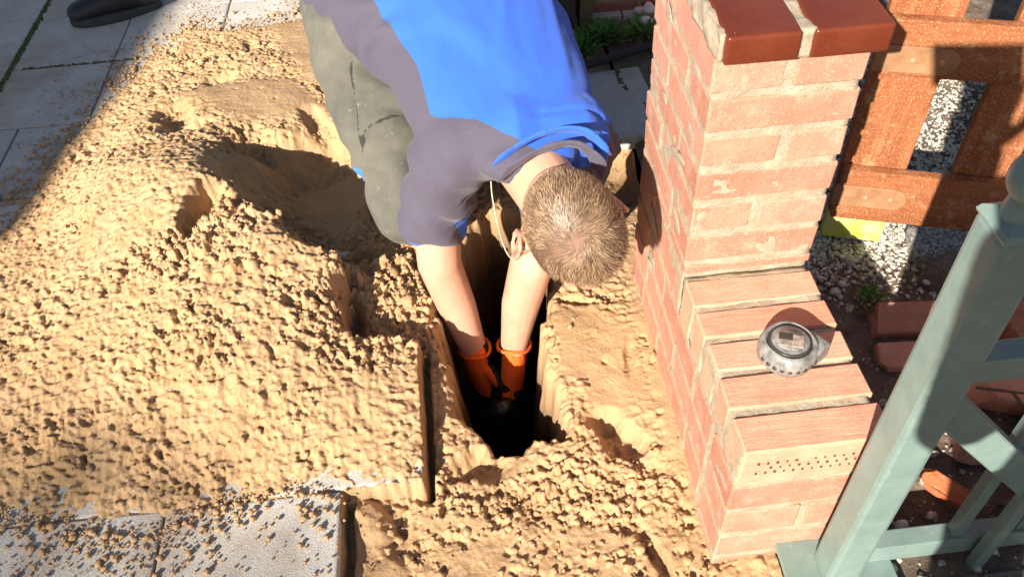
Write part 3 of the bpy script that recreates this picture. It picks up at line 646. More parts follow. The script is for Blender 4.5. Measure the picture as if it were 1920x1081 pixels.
rubble('stone', (.635, .175, .015), (.10, .09, .06), (.1, .1, .5), BRICKDARK, 'dark rounded stone lying below the wooden gate', 'stone', 8, .6)
rubble('brick_piece', (.735, .045, .02), (.16, .075, .06), (.2, 0, .25), BRICKRED, 'orange brick behind the green post above the upper fence rail', 'brick', 11, .2)
rubble('brick_piece', (.625, -.10, .02), (.19, .10, .06), (.25, .1, -.35), BRICKTOP, 'pale half-sunlit brick with twigs on it behind the brace', 'brick', 14, .1)
rubble('brick_piece', (.640, -.20, .01), (.12, .09, .055), (.1, 0, .5), BRICKTOP, 'pale brick lump behind the fence bars below the twigs', 'brick', 15, .5)
rubble('brick_piece', (.500, -.190, .012), (.10, .05, .05), (.1, .2, 1.1), BRICK, 'pink brick end showing beneath the diagonal brace', 'brick', 17, .4)
rubble('brick_shard', (.408, -.285, .012), (.085, .035, .022), (.3, .15, -.75), brick_mat('bright_brick', (.55, .13, .05), (.60, .17, .07), dustamt=.1), 'bright orange-red brick shard on the soil beside the post', 'brick shard', 21, .8)
rubble('brick_piece', (.52, -.335, .0), (.09, .05, .04), (0, 0, .3), BRICKDARK, 'dull grey brick lump at the foot of the fence bars', 'brick', 22, .5)
def pebble(loc, r, mat, label, name='pebble'):
    bm = bmesh.new(); ell(bm, (0, 0, 0), r, None, 3); me = from_bm(bm, True); fold(me, lambda c: nz(c, 60, loc[0] * 90) * r[0] * .22); return tag(link(name, me, mat, None, loc, (0, .1, random.random() * 3)), label, 'pebble')
PALE = simple('pale_pebble', (.66, .60, .54), .6); 
pebble((.310, -.335, .004), (.013, .011, .010), PALE, 'white pebble beside the foot of the green post')
pebble((.590, .185, .004), (.009, .008, .007), PALE, 'small white pebble beside the dark stone under the gate')
pebble((.455, .262, .004), (.011, .010, .007), simple('grey_pebble', (.36, .34, .32), .7), 'grey pebble on the gravel below the algae-covered board')
pebble((.415, .205, .003), (.007, .006, .005), PALE, 'pale pebble in the shade close to the pier foot')
def sticks(name, pts, label, cat, col=(.16, .11, .07), r=.003):
    bm = bmesh.new()
    for p in pts: tube(bm, p, [r] + [r * .9] * (len(p) - 2) + [r * .5], 7)
    return tag(link(name, from_bm(bm, True), simple(name + '_bark', col, .9)), label, cat)
sticks('twig', [[(.52, -.125, .062), (.56, -.14, .066), (.61, -.150, .060)], [(.575, -.145, .064), (.59, -.185, .052), (.605, -.20, .04)]], 'dark forked twig lying on the pale half-lit brick', 'twig')
# paving of small dark bricks, bottom right
bpave = empty('brick_paving', kind='structure')
for r in range(3):
    for c in range(6):
        x = .30 + c * .108 + (r % 2) * .05; y = -.475 - r * .062
        o = brick(x, x + .098, y, y + .052, -.075, -.006, BRICKDARK, bpave, 'paving_brick'); o.rotation_euler.z += random.uniform(-.03, .03)

# ------------------------------------------------------------------ things behind the worker
LEAF = simple('leaf', (.07, .16, .02), .6, var=.4, scale=60); DRY = simple('dry_leaf', (.28, .22, .10), .8, var=.3)
def weed(loc, n, h, spread, label, mat=LEAF, name='weed'):
    bm = bmesh.new()
    for _ in range(n):
        a = random.random() * 6.3; rr = random.random() ** .6 * spread; L = h * random.uniform(.5, 1); w = L * random.uniform(.06, .16); lean = random.uniform(.2, 1.1)
        p0 = V((rr * math.cos(a), rr * math.sin(a), 0)); a2 = a + random.uniform(-1, 1); dv = V((math.cos(a2) * lean, math.sin(a2) * lean, 1)).normalized(); sv = V((-math.sin(a2), math.cos(a2), 0)) * w
        q = [p0 - sv * .4, p0 + sv * .4, p0 + dv * L * .55 + sv, p0 + dv * L * .55 - sv]; tip = p0 + dv * L * .9 + V((math.cos(a2), math.sin(a2), -.3)) * L * .25
        v = [bm.verts.new(x) for x in q] + [bm.verts.new(tip)]; bm.faces.new(v[:4]); bm.faces.new((v[3], v[2], v[4]))
    return tag(link(name, from_bm(bm), mat, None, loc), label, 'weed')
weed((.450, .150, -.004), 60, .030, .032, 'small green weed growing in the shade at the gravel edge')
weed((.10, 1.25, .0), 120, .06, .05, 'clump of grass in the shade right of the blue shirt'); weed((.02, 1.19, .0), 90, .055, .05, 'green weed closest to the blue shirt')
weed((.22, 1.24, .0), 110, .055, .06, 'weed tuft growing beside the upper left edge of the pier'); weed((.585, .205, 0), 14, .03, .03, 'dry blades of grass in the sunlit gravel', DRY)
bm = bmesh.new(); tube(bm, [(-.15, 1.05, .012), (.03, 1.10, .012), (.22, 1.165, .014), (.42, 1.22, .014)], [.012] * 4, 12); tag(link('pipe', from_bm(bm, True), simple('black_pipe', (.035, .033, .03), .5)), 'black pipe lying on the ground behind the loose slab', 'pipe')
wall = empty('garden_wall', (0, 0, 0), label='low dark red brick wall at the top behind the worker', cat='wall')
for r in range(3):
    for c in range(5):
        x = -.42 + c * .222 + (r % 2) * .10; brick(x, x + .21, 1.40, 1.50, .0 + r * .068 - .03, .058 + r * .068 - .03, BRICKRED, wall)
rough_block('mortar', -.42, .62, 1.406, 1.494, -.05, .16, MORTAR, wall, .04, .002)
plankw = plank('post', -.04, .03, 1.325, 1.39, -.02, .40, simple('weathered_wood', (.10, .085, .07), .9, bump=.001), None); tag(plankw, 'grey weathered timber post against the low brick wall', 'post')
plankw = plank('post', .045, .085, 1.335, 1.39, -.02, .30, simple('yellowed_wood', (.20, .16, .08), .9, bump=.001), None); tag(plankw, 'thin yellowish timber post between the grey one and the brick wall', 'post')
for k, (x, y, z, r, lb) in enumerate(((.238, 1.305, .010, .024, 'large pale lump at the lower left of the rubble heap behind the pier'), (.280, 1.31, .010, .020, 'ochre lump at the foot of the rubble heap behind the pier'),
                       (.252, 1.345, .030, .021, 'pale lump on top of the rubble heap behind the pier'), (.298, 1.35, .028, .019, 'dusty lump at the right of the rubble heap, close to the pier'), (.236, 1.375, .012, .017, 'small pale lump at the back of the rubble heap beside the brick wall'))):
    bm = bmesh.new(); ell(bm, (0, 0, 0), (r, r * .8, r * .7), None, 3); me = from_bm(bm); fold(me, lambda c: nz(c, 40, k) * .008)
    tag(link('rubble_stone', me, PALE if k != 1 else simple('ochre_stone', (.5, .36, .16), .8), None, (x, y, z)), lb, 'stone', 'rubble stones behind the pier')
# ------------------------------------------------------------------ people
def cloth(name, c, rough=.85, weave=1400, var=.08):
    n = NT(name, rough, .15); n.b.inputs['Sheen Weight'].default_value = .15
    n.color(n.mix(n.ramp(n.noise(8, 5), [(.3, 0.), (.7, 1.)]), tuple(x * (1 - var) for x in c), tuple(x * (1 + var) for x in c)))
    n.bump(n.noise(12, 5, .6, (1, 1, 1), .6), .004, .5); n.bump(n.noise(weave, 2), .0004, .5); return n
BLUE = (.022, .125, .66); MAUVE = (.080, .068, .090); OLIVE = (.205, .195, .150)
SKIN = NT('skin', .5, .35); _a = SKIN.mix(SKIN.ramp(SKIN.noise(18, 5), [(.3, 0.), (.7, 1.)]), (.53, .285, .185), (.64, .375, .26))
_a = SKIN.mix(SKIN.attr('red'), _a, (.62, .20, .16)); SKIN.color(_a).bump(SKIN.noise(500, 3), .0003); SKIN.b.inputs['Subsurface Weight'].default_value = .08; SKIN.b.inputs['Subsurface Radius'].default_value = (.02, .008, .004); SKIN = SKIN.m
S_ = cloth('shirt_cloth', MAUVE)
_c = S_.mix(S_.math('GREATER_THAN', S_.attr('blue'), 0.0), tuple(MAUVE), BLUE); _c = S_.mix(S_.ramp(S_.noise(900, 2), [(.3, 0.), (.7, .12)]), _c, (.3, .32, .5)); S_.color(_c); SHIRT = S_.m
T_ = cloth('trouser_cloth', OLIVE)
_c = T_.mix(T_.ramp(T_.noise(7, 5, .65), [(.35, 0.), (.65, 1.)]), (.085, .083, .070), (.145, .138, .110)); _c = T_.mix(T_.ramp(T_.noise(40, 6, .8), [(.60, 0.), (.72, .5)]), _c, (.42, .36, .26))
_c = T_.mix(T_.math('GREATER_THAN', T_.attr('blue'), 0.0), _c, (.05, .22, .75)); _c = T_.mix(T_.math('GREATER_THAN', T_.attr('seam'), .5), _c, (.045, .043, .036)); T_.color(_c); TROUSER = T_.m
G_ = NT('glove_knit', .8, .2)
_g = G_.math('GREATER_THAN', G_.math('ADD', G_.attr('palm'), G_.math('MULTIPLY', G_.noise(90, 3), .006)), 0.003)
G_.color(G_.mix(_g, (.95, .15, .025), (.018, .018, .02))).bump(G_.noise(900, 2, .5, (1, 1, .4)), .0006); GLOVE = G_.m
HAIRM = NT('hair', .42, .45); _a = HAIRM.ramp(HAIRM.attr('shade'), [(0., (.050, .027, .015)), (.5, (.175, .10, .056)), (1., (.45, .30, .18))]); HAIRM.color(_a); HAIRM = HAIRM.m
SCALP = NT('scalp', .7, .2); _a = SCALP.mix(SCALP.attr('bare'), (.13, .075, .048), (.55, .31, .22)); SCALP.color(_a).bump(SCALP.noise(400, 3), .0006); SCALP = SCALP.m
BLACKSHOE = simple('black_shoe', (.025, .022, .026), .5, .4, bump=.0004); SOLE = simple('shoe_sole', (.05, .055, .055), .8)
CORD = simple('neck_cord', (.45, .42, .33), .7)

man = empty('person', (-.38, .75, 0), label='man in blue and grey work shirt kneeling bent over with both arms down the hole', cat='person')
O = V(man.location)
def mpart(name, me, mat, parent=man):
    if parent is man: me.transform(Matrix.Translation(-O))
    return link(name, me, mat, parent)
W_R, W_L, E_R, E_L, F_R, F_L, G_R, G_L = (-.360, .262, -.152), (-.272, .255, -.155), (-.410, .288, .095), (-.226, .258, .095), (-.385, .276, -.025), (-.251, .264, -.025), (-.351, .250, -.300), (-.296, .190, -.330)
# head frame: ear axis, face axis, crown axis
HC = V((-.174, .064, .364)); hr = V((.95, .22, .20)).normalized(); hk = V((-.13, -.86, .46)); hk = (hk - hr * hk.dot(hr)).normalized(); hf = hk.cross(hr).normalized()
if hf.z > 0: hf = -hf
HR = Matrix((hr, hf, hk)).transposed()
def hp(x, y, z): return HC + HR @ V((x, y, z))
b = bmesh.new()
ell(b, HC, (.0755, .0920, .0965), HR); ell(b, hp(0, .022, -.03), (.066, .080, .085), HR); ell(b, hp(0, .055, -.10), (.045, .045, .045), HR)         # skull, face, chin
tube(b, [hp(0, .088, -.02), hp(0, .112, -.058)], [.010, .015], 10); ell(b, hp(0, .086, -.012), (.050, .014, .010), HR, 2)                              # nose, brow
ell(b, hp(-.028, .082, -.035), (.013, .010, .009), HR, 2); ell(b, hp(.028, .082, -.035), (.013, .010, .009), HR, 2); ell(b, hp(0, .088, -.083), (.024, .010, .008), HR, 2)
NB = V((-.235, .255, .375)); tube(b, [hp(0, -.045, -.03), hp(0, -.04, -.085), NB, NB + V((-.01, .10, -.05))], [.058, .058, .060, .055], 20)
tube(b, [V((-.26, .34, .37)), V((-.30, .55, .42)), V((-.36, .78, .42)), V((-.38, .92, .39))], [.115, .11, .11, .13], 24, ratio=.5)
aR = [V((-.372, .30, .37)), V((-.405, .318, .21)), V(E_R), V(F_R), V(W_R)]
aL = [V((-.115, .315, .37)), V((-.165, .308, .22)), V(E_L), V(F_L), V(W_L)]
RA = [.046, .049, .045, .041, .029]
for A_ in (aR, aL): tube(b, A_, RA, 18, (0, 1, 0))
ell(b, aR[2] + V((.004, .014, .012)), (.043, .042, .046), None, 2)
for sx, ex in ((-1, .087), (1, .083)):                                                # ears
    c0 = hp(sx * ex, -.002, -.035)
    R2 = HR @ Matrix.Rotation(-sx * .5, 3, 'Z')
    pts = [c0 + R2 @ V((sx * .006, .022 * math.cos(t), .036 * math.sin(t))) for t in np.linspace(0, 2 * math.pi, 15)]
    tube(b, pts, [.0052] * 15, 8, caps=False); ell(b, c0 - R2 @ V((sx * .006, 0, 0)), (.010, .017, .030), R2, 2)
me = remesh(b, .0045, 3, .5)
c = co_of(me); dr = np.minimum(np.linalg.norm(c - np.array(hp(-.087, -.002, -.035)), axis=1), np.linalg.norm(c - np.array(hp(.083, -.004, -.032)), axis=1))
red = np.clip(1 - dr / .024, 0, 1) * .9 + np.clip(1 - np.abs(c[:, 2] - .05) / .05, 0, 1) * .15
attr(me, 'red', np.clip(red, 0, 1)); mpart('body', me, SKIN)

# hair: a clipped cap of short strands round a whorl
hm = bmesh.new(); ell(hm, (0, 0, 0), (.0778, .0950, .0990), None, 5); me = from_bm(hm, True)
whorl = V((-.016, -.002, .098))
def hair_on(p): return p.z > -.030 + (.055 if p.y > .05 else 0) + max(0, p.y - .03) * .9 - max(0, -p.y) * .62 + (.012 if abs(p.x) > .068 else 0)
bm = bmesh.new(); bm.from_mesh(me); bmesh.ops.delete(bm, geom=[v for v in bm.verts if not hair_on(v.co)], context='VERTS'); me = bpy.data.meshes.new('mesh'); bm.to_mesh(me); bm.free(); smooth(me)
cc = co_of(me); attr(me, 'bare', np.clip(1 - np.linalg.norm(cc - np.array(whorl), axis=1) / .022, 0, 1) * .35 + .15 * np.clip(1 - np.abs(np.linalg.norm(cc - np.array(whorl), axis=1) - .035) / .02, 0, 1))
me.transform(Matrix.Translation(HC) @ HR.to_4x4()); scalp = mpart('scalp', me, SCALP)
vs, fs, sh = [], [], []; n = 0; rr = random.Random(4)
while n < 19000:
    d = V((rr.gauss(0, 1), rr.gauss(0, 1), rr.gauss(0, 1))).normalized(); p = V((d.x * .0780, d.y * .0953, d.z * .0993))
    if not hair_on(p + V((rr.gauss(0, .003), rr.gauss(0, .003), rr.gauss(0, .003)))): continue
    rel = p - whorl; dist = rel.length
    if dist < .006 and rr.random() < .5: continue
    if noise.noise(p * 38) > .42 and rr.random() < .5: continue
    nrm = V((p.x / .0780 ** 2, p.y / .0953 ** 2, p.z / .0993 ** 2)).normalized()
    t = (rel - nrm * rel.dot(nrm)).normalized(); sw = nrm.cross(t); swirl = 1.6 * math.exp(-dist / .025) + .35 * math.sin(p.x * 40 + 1)
    t = (t + sw * swirl + V((rr.gauss(0, .15), rr.gauss(0, .15), rr.gauss(0, .15))) + V((.0, -.55, 0)) * (p.y < whorl.y) + V((.25, .3, 0)) * (p.y > whorl.y)); clump = noise.noise(p * 70) * .5 + noise.noise(p * 26 + V((3, 0, 0))) * .8; t = (t + sw * clump).normalized()
    front = max(0, min(1, (p.y - .0) / .05)); side = max(0, min(1, -p.z / .05))
    L = (.012 + .014 * front) * rr.uniform(.7, 1.2) * (1 - .45 * side); lift = (.17 + .10 * front) * rr.uniform(.6, 1.3)
    w = sw * .00045; k0 = len(vs); a = p - nrm * .001
    for s_, q in ((0, 1.), (.5, .9), (1., .25)):
        x = a + t * L * s_ + nrm * (lift * L * s_ * (1 - .45 * s_)) - nrm * (L * s_) ** 2 / .2; vs += [x - w * q, x + w * q]
    fs += [(k0, k0 + 1, k0 + 3, k0 + 2), (k0 + 2, k0 + 3, k0 + 5, k0 + 4)]
    h_ = .30 + .65 * rr.random() + .35 * noise.noise(p * 45); sh += [h_ - .2, h_ - .2, h_, h_, h_ + .15, h_ + .15]; n += 1
me = bpy.data.meshes.new('mesh'); me.from_pydata(vs, [], fs); attr(me, 'shade', np.clip(sh, 0, 1)); me.transform(Matrix.Translation(HC) @ HR.to_4x4())
h_ = mpart('hair', me, HAIRM); h_['kind'] = 'stuff'

# shirt
b = bmesh.new()
tube(b, [V((-.228, .250, .388)), V((-.240, .285, .388)), V((-.255, .36, .385)), V((-.285, .52, .425)), V((-.362, .70, .445)), V((-.435, .88, .445))], [.098, .140, .172, .190, .205, .228], 32, ratio=[.50, .60, .66, .68, .66, .66])
tube(b, [V((-.345, .295, .385)), V((-.245, .29, .400)), V((-.145, .305, .385))], [.070, .085, .066], 20, (0, 0, 1), .95)
for A_, q in ((aR, 1), (aL, -1)): tube(b, [A_[0] + V((.03 * q, .01, .005)), A_[0] + V((-.002 * q, 0, -.03)), A_[1] * .62 + A_[0] * .38, A_[1] * 1.18 - A_[0] * .18 + V((0, 0, .01))], [.070, .074, .071, .069], 24, (0, 1, 0), 1.0, True)
me = remesh(b, .005, 6, .6)
def wr(c):
    f = nz(c, 7, 1, (1, .6, 1)) * .008 + np.maximum(0, nz(c, 16, 21, (1, .45, .8))) ** 1.0 * -.004 + nz(c, 22, 5, (1.2, .35, 1)) * .0025
    sl = np.exp(-((c[:, 0] + .385) ** 2 + (c[:, 1] - .31) ** 2) / .012) * np.clip((.40 - c[:, 2]) / .1, 0, 1)      # sleeve folds towards the armpit
    f += sl * 1.3 * np.sin((c[:, 2] * 55 + c[:, 0] * 70) + nz(c, 12, 3) * 2.5) * .0065
    sd_ = np.clip((-.40 - c[:, 0]) / .05, 0, 1)
    rd = lambda s, seed, st: (1 - np.abs(nz(c, s, seed, st)) * 2.2)
    f += np.maximum(0, rd(9, 31, (1.0, .35, .6)) - .45) * .006 * np.clip((c[:, 1] - .25) / .1, 0, 1) - np.maximum(0, rd(5, 33, (.5, 1, .6)) - .55) * .006
    f += nz(c, 48, 51, (1, .5, .7)) * .0007 - np.maximum(0, rd(14, 53, (.8, .5, 1)) - .62) * .006 * np.clip((.42 - c[:, 2]) / .05 + sd_, 0, 1)
    f -= np.exp(-((c[:, 1] - .285 - (c[:, 0] + .13) * .35) / .004) ** 2) * np.clip((c[:, 0] + .22) / .05, 0, 1) * .006
    sd = np.clip((-.42 - c[:, 0]) / .06, 0, 1) * np.clip((c[:, 1] - .42) / .1, 0, 1); f += sd * np.sin(c[:, 0] * 60 + c[:, 1] * 95 + nz(c, 8, 2) * 3) * .009
    sR = np.exp(-((c[:, 0] + .10) ** 2 + (c[:, 1] - .32) ** 2) / .008) * np.clip((.41 - c[:, 2]) / .06, 0, 1); f += sR * np.sin(c[:, 0] * 260 + c[:, 1] * 120 + nz(c, 10, 4) * 3) * .005
    return f
fold(me, wr); c = co_of(me)
xb = np.interp(c[:, 1], [.28, .40, .52, .64, .76, .9], [-.385, -.405, -.455, -.515, -.570, -.625])
yb = np.interp(c[:, 0], [-.42, -.37, -.31, -.27, -.2, -.1], [.335, .290, .262, .232, .20, .20])
sd = np.minimum(np.minimum((c[:, 0] - xb), (c[:, 1] - yb) * 1.0), (c[:, 2] - .34) * .6 + .0)
sd = np.minimum(sd, -.045 - c[:, 0] - np.clip(.40 - c[:, 2], 0, 1) * 1.2)
hemR = .012 - np.abs(c[:, 2] - .147 + (c[:, 0] + .40) * .25); patch = np.minimum(.030 - np.abs(c[:, 0] + .335 + (c[:, 2] - .2) * .2), .040 - np.abs(c[:, 2] - .195))
sd = np.maximum(sd, np.where((c[:, 0] < -.3) & (c[:, 2] < .3) & (c[:, 1] < .42), np.maximum(hemR, patch), -1)); sd = np.where((c[:, 2] < .22) & (c[:, 0] > -.2) & (c[:, 1] < .42), .18 - c[:, 2], sd)
attr(me, 'blue', sd); shirt = mpart('shirt', me, SHIRT)
def ribbon(pts, width, thick, closed=False):
    b = bmesh.new(); tube(b, pts, [width] * len(pts), 14, (0, 0, 1), thick / width, not closed); return b
# collar standing round the neck: blue outside, grey inside
def spline(P, n=6):
    P = [V(p) for p in P]; out = []
    for i in range(len(P) - 1):
        a, b_, c_, d = P[max(i - 1, 0)], P[i], P[i + 1], P[min(i + 2, len(P) - 1)]
        for k in range(n): t = k / n; out.append(.5 * ((2 * b_) + (c_ - a) * t + (2 * a - 5 * b_ + 4 * c_ - d) * t * t + (3 * b_ - a - 3 * c_ + d) * t ** 3))
    return out + [P[-1]]
def collar(dx, dy, dz, blue, name, wd):
    base = [(-.338, .185, .345), (-.322, .183, .378), (-.292, .190, .405), (-.258, .200, .425), (-.22, .208, .440), (-.178, .212, .450), (-.140, .208, .448), (-.110, .196, .425), (-.10, .19, .39)]
    base = base[2:]; Q_ = spline([V((x * (1 - dx) + -.22 * dx, y + dy, z + dz)) for x, y, z in base]); b = bmesh.new(); tube(b, Q_, [wd * min(1, .35 + .16 * min(i, len(Q_) - 1 - i)) for i in range(len(Q_))], 14, (0, .8, .6), .30); me = remesh(b, .0025, 2)
    fold(me, lambda c: nz(c, 30, 3) * .003); attr(me, 'blue', [blue] * len(me.vertices)); return mpart(name, me, SHIRT, man)
c1 = collar(0, .002, .002, 1, 'collar', .013); c2 = collar(.08, -.024, -.010, -1, 'collar_lining', .015)
cdp = [V((-.297, .19, .375)), V((-.297, .170, .35)), V((-.290, .135, .30)), V((-.278, .12, .262)), V((-.262, .115, .262)), V((-.24, .12, .30))]
b = bmesh.new(); tube(b, spline(cdp), [.0012] * len(spline(cdp)), 8); mpart('neck_cord', from_bm(b, True), CORD)

# trousers, lower legs folded back, shoes
b = bmesh.new()
tube(b, [V((-.40, .80, .40)), V((-.41, .98, .40))], [.185, .165], 28, ratio=.75)
kR = V((-.462, .455, .085)); kL = V((-.215, .67, .07))
tube(b, [V((-.535, .90, .40)), V((-.545, .74, .335)), V((-.492, .58, .20)), kR], [.125, .112, .096, .075], 26, (0, -.5, 1)); tube(b, [kR, V((-.49, .70, .055)), V((-.50, .90, .065))], [.066, .062, .05], 20)
tube(b, [V((-.27, .92, .40)), V((-.24, .8, .22)), kL], [.12, .105, .078], 24); tube(b, [kL, V((-.24, .88, .05)), V((-.25, 1.08, .06))], [.068, .062, .05], 20)
me = remesh(b, .007, 4, .6)
def wt(c):
    f = nz(c, 9, 11) * .007
    f += np.clip((c[:, 2] - .02) / .1, 0, 1) * np.sin(c[:, 0] * 30 + c[:, 1] * 40 + c[:, 2] * 55 + nz(c, 7, 4) * 4) * .005
    f += np.maximum(0, 1 - np.abs(nz(c, 10, 41, (.6, 1, 1))) * 2.4 - .4) * .007
    pk = np.minimum(.055 - np.abs(c[:, 1] - .585 - (c[:, 0] + .5) * .3), .050 - np.abs(c[:, 0] + .500)); f += sstep(-.001, .0015, pk) * (c[:, 2] > .12) * .004
    pk = np.minimum(.012 - np.abs(c[:, 1] - .648 - (c[:, 0] + .5) * .3), .054 - np.abs(c[:, 0] + .500)); f += sstep(-.001, .0015, pk) * (c[:, 2] > .12) * .0025
    s1 = np.abs((c[:, 0] + .555) + (.55 - c[:, 1]) * .12 + nz(c, 9, 2) * .008); f -= np.exp(-(s1 / .0035) ** 2) * .006 * (c[:, 1] < .70); return f
fold(me, wt); c = co_of(me); pk = np.minimum(.055 - np.abs(c[:, 1] - .585 - (c[:, 0] + .5) * .3), .050 - np.abs(c[:, 0] + .500)); attr(me, 'seam', np.clip(1 - np.abs(pk) / .003, 0, 1) * (c[:, 2] > .12) + np.clip(1 - np.abs(c[:, 1] - .76 + (c[:, 0] + .5) * .8) / .004, 0, 1)); attr(me, 'blue', np.where((c[:, 0] < -.5) & (c[:, 1] < .56) & (c[:, 2] < .19), .010 - np.abs((c[:, 0] + .555) + (.55 - c[:, 1]) * .28), -1)); mpart('trousers', me, TROUSER)
def shoe(toe, heel, parent, off=V((0, 0, 0)), w=.048, lift=0.0):
    d = (toe - heel); L = d.length; d.normalize(); R = Matrix((d, V((0, 0, 1)).cross(d), (0, 0, 1))).transposed(); mid = (toe + heel) / 2
    b = bmesh.new(); 
    tube(b, [V((-L * .40, 0, .055)), V((-L * .15, 0, .062)), V((L * .10, 0, .055)), V((L * .38, 0, .042))], [.042, .044, .046, .043], 20, ratio=[1.0, 1.05, .78, .60])
    tube(b, [V((-L * .33, 0, .05)), V((-L * .30, 0, .12))], [.045, .043], 18, (1, 0, 0))
    me = remesh(b, .005, 3); c_ = co_of(me); c_[:, 2] = np.maximum(c_[:, 2], .018); set_co(me, c_); me.transform(Matrix.Translation(mid - off) @ R.to_4x4()); s = link('shoe', me, BLACKSHOE, parent)
    b = bmesh.new(); N = 28; prof = []
    for k in range(N):
        t = 2 * math.pi * k / N; x = math.cos(t) * L * .5; y = math.sin(t) * w * (.95 + .12 * math.cos(t)) ; prof.append((x, y))
    rs = [[b.verts.new((x * q, y * q, z)) for x, y in prof] for z, q in ((0, .97), (.004, 1.), (.022, 1.0), (.026, .96))]
    for A1, B1 in zip(rs, rs[1:]):
        for k in range(N): b.faces.new((A1[k], A1[(k + 1) % N], B1[(k + 1) % N], B1[k]))
    b.faces.new(rs[0][::-1]); b.faces.new(rs[-1]); me = from_bm(b, True); me.transform(Matrix.Translation(mid - off) @ R.to_4x4()); link('sole', me, SOLE, s)
    b = bmesh.new(); add_box(b, (L * .12, -.0445, .052), (.035, .003, .007), Matrix.Rotation(.5, 3, 'Y')); me = from_bm(b); me.transform(Matrix.Translation(mid - off) @ R.to_4x4()); link('stripe', me, simple('shoe_stripe', (.4, .4, .42), .5), s); return s
shoe(V((-.50, .86, .0)), V((-.50, 1.13, .04)), man, O); shoe(V((-.25, 1.02, .0)), V((-.25, 1.29, .04)), man, O)

# gloves, each finger its own bent chain, gripping a clod of clay
def glove(wrist, d, palmn, name, thumb_side, curl, size=1.14):
    d = d.normalized(); pn = (palmn - d * palmn.dot(d)).normalized(); s = d.cross(pn) * thumb_side   # s points to the thumb
    def P(a, b_, c_): return wrist + (d * a + s * b_ + pn * c_) * size
    b = bmesh.new()
    tube(b, [P(-.012, 0, 0), P(.02, 0, 0), P(.05, .002, .002), P(.085, .0, .004), P(.100, 0, .006)], [.034, .034, .040, .046, .042], 22, pn, [.85, .8, .65, .52, .45])
    for k, (off, L) in enumerate(((.030, .072), (.010, .080), (-.011, .074), (-.031, .058))):
        c0 = P(.082, off * .85, .004); x = c0; pts = [c0]; ang = .25
        for seg_, q in ((L * .25, 0), (L * .42, curl), (L * .32, curl), (L * .26, curl * .8)):
            ang += q; x = x + (d * math.cos(ang) + pn * math.sin(ang) + s * off * .9) * seg_; pts.append(x)
        tube(b, pts, [.0125, .0115, .0105, .0100, .0085], 12, s)
    tube(b, [P(.030, .026, .008), P(.058, .052, .018), P(.082, .058, .036), P(.100, .050, .052)], [.017, .015, .0125, .0105], 12, d)
    me = remesh(b, .003, 2, .5); fold(me, lambda c: nz(c, 90, 2) * .0012 + np.sin((c - np.array(wrist)) @ np.array(d) * 520) * .0006 * np.clip(1 - (c - np.array(wrist)) @ np.array(d) / .05, 0, 1))
    c = co_of(me); rel = c - np.array(wrist); attr(me, 'palm', np.maximum(rel @ np.array(pn) - .010 + np.maximum(0, rel @ np.array(d) - .05) * .25, rel @ np.array(d) - .112))
    g = mpart(name, me, GLOVE); b = bmesh.new(); ring = [P(-.013 + .002 * math.sin(3 * t), .0288 * math.cos(t), .0248 * math.sin(t)) for t in np.linspace(0, 2 * math.pi, 25)]
    tube(b, ring, [.0040] * 25, 8, tuple(d), 1.0, False); me = from_bm(b, True); attr(me, 'palm', [-1] * len(me.vertices)); me.transform(Matrix.Translation(-O)); link('cuff', me, GLOVE, g); return g
glove(V(W_R) + V((.003, -.002, -.012)), V(G_R) - V(W_R), V((.9, .5, .1)), 'glove', 1, .42, 1.30)
glove(V(W_L) + V((-.001, -.002, -.012)), V(G_L) - V(W_L), V((-.75, .65, .1)), 'glove', 1, .40, 1.42)

b = bmesh.new(); ax = V((.12, .10, -1)).normalized(); c0 = V((-.312, .175, -.265))
tube(b, [c0, c0 + ax * .012, c0 + ax * .20], [.031, .036, .036], 28, (0, 1, 0)); ell(b, c0 + V((0, 0, .004)), (.026, .026, .012), None, 3)
tag(link('pipe', from_bm(b, True), simple('black_rubber', (.012, .012, .013), .25, .6)), 'round black pipe end held between the orange gloves in the hole', 'pipe')

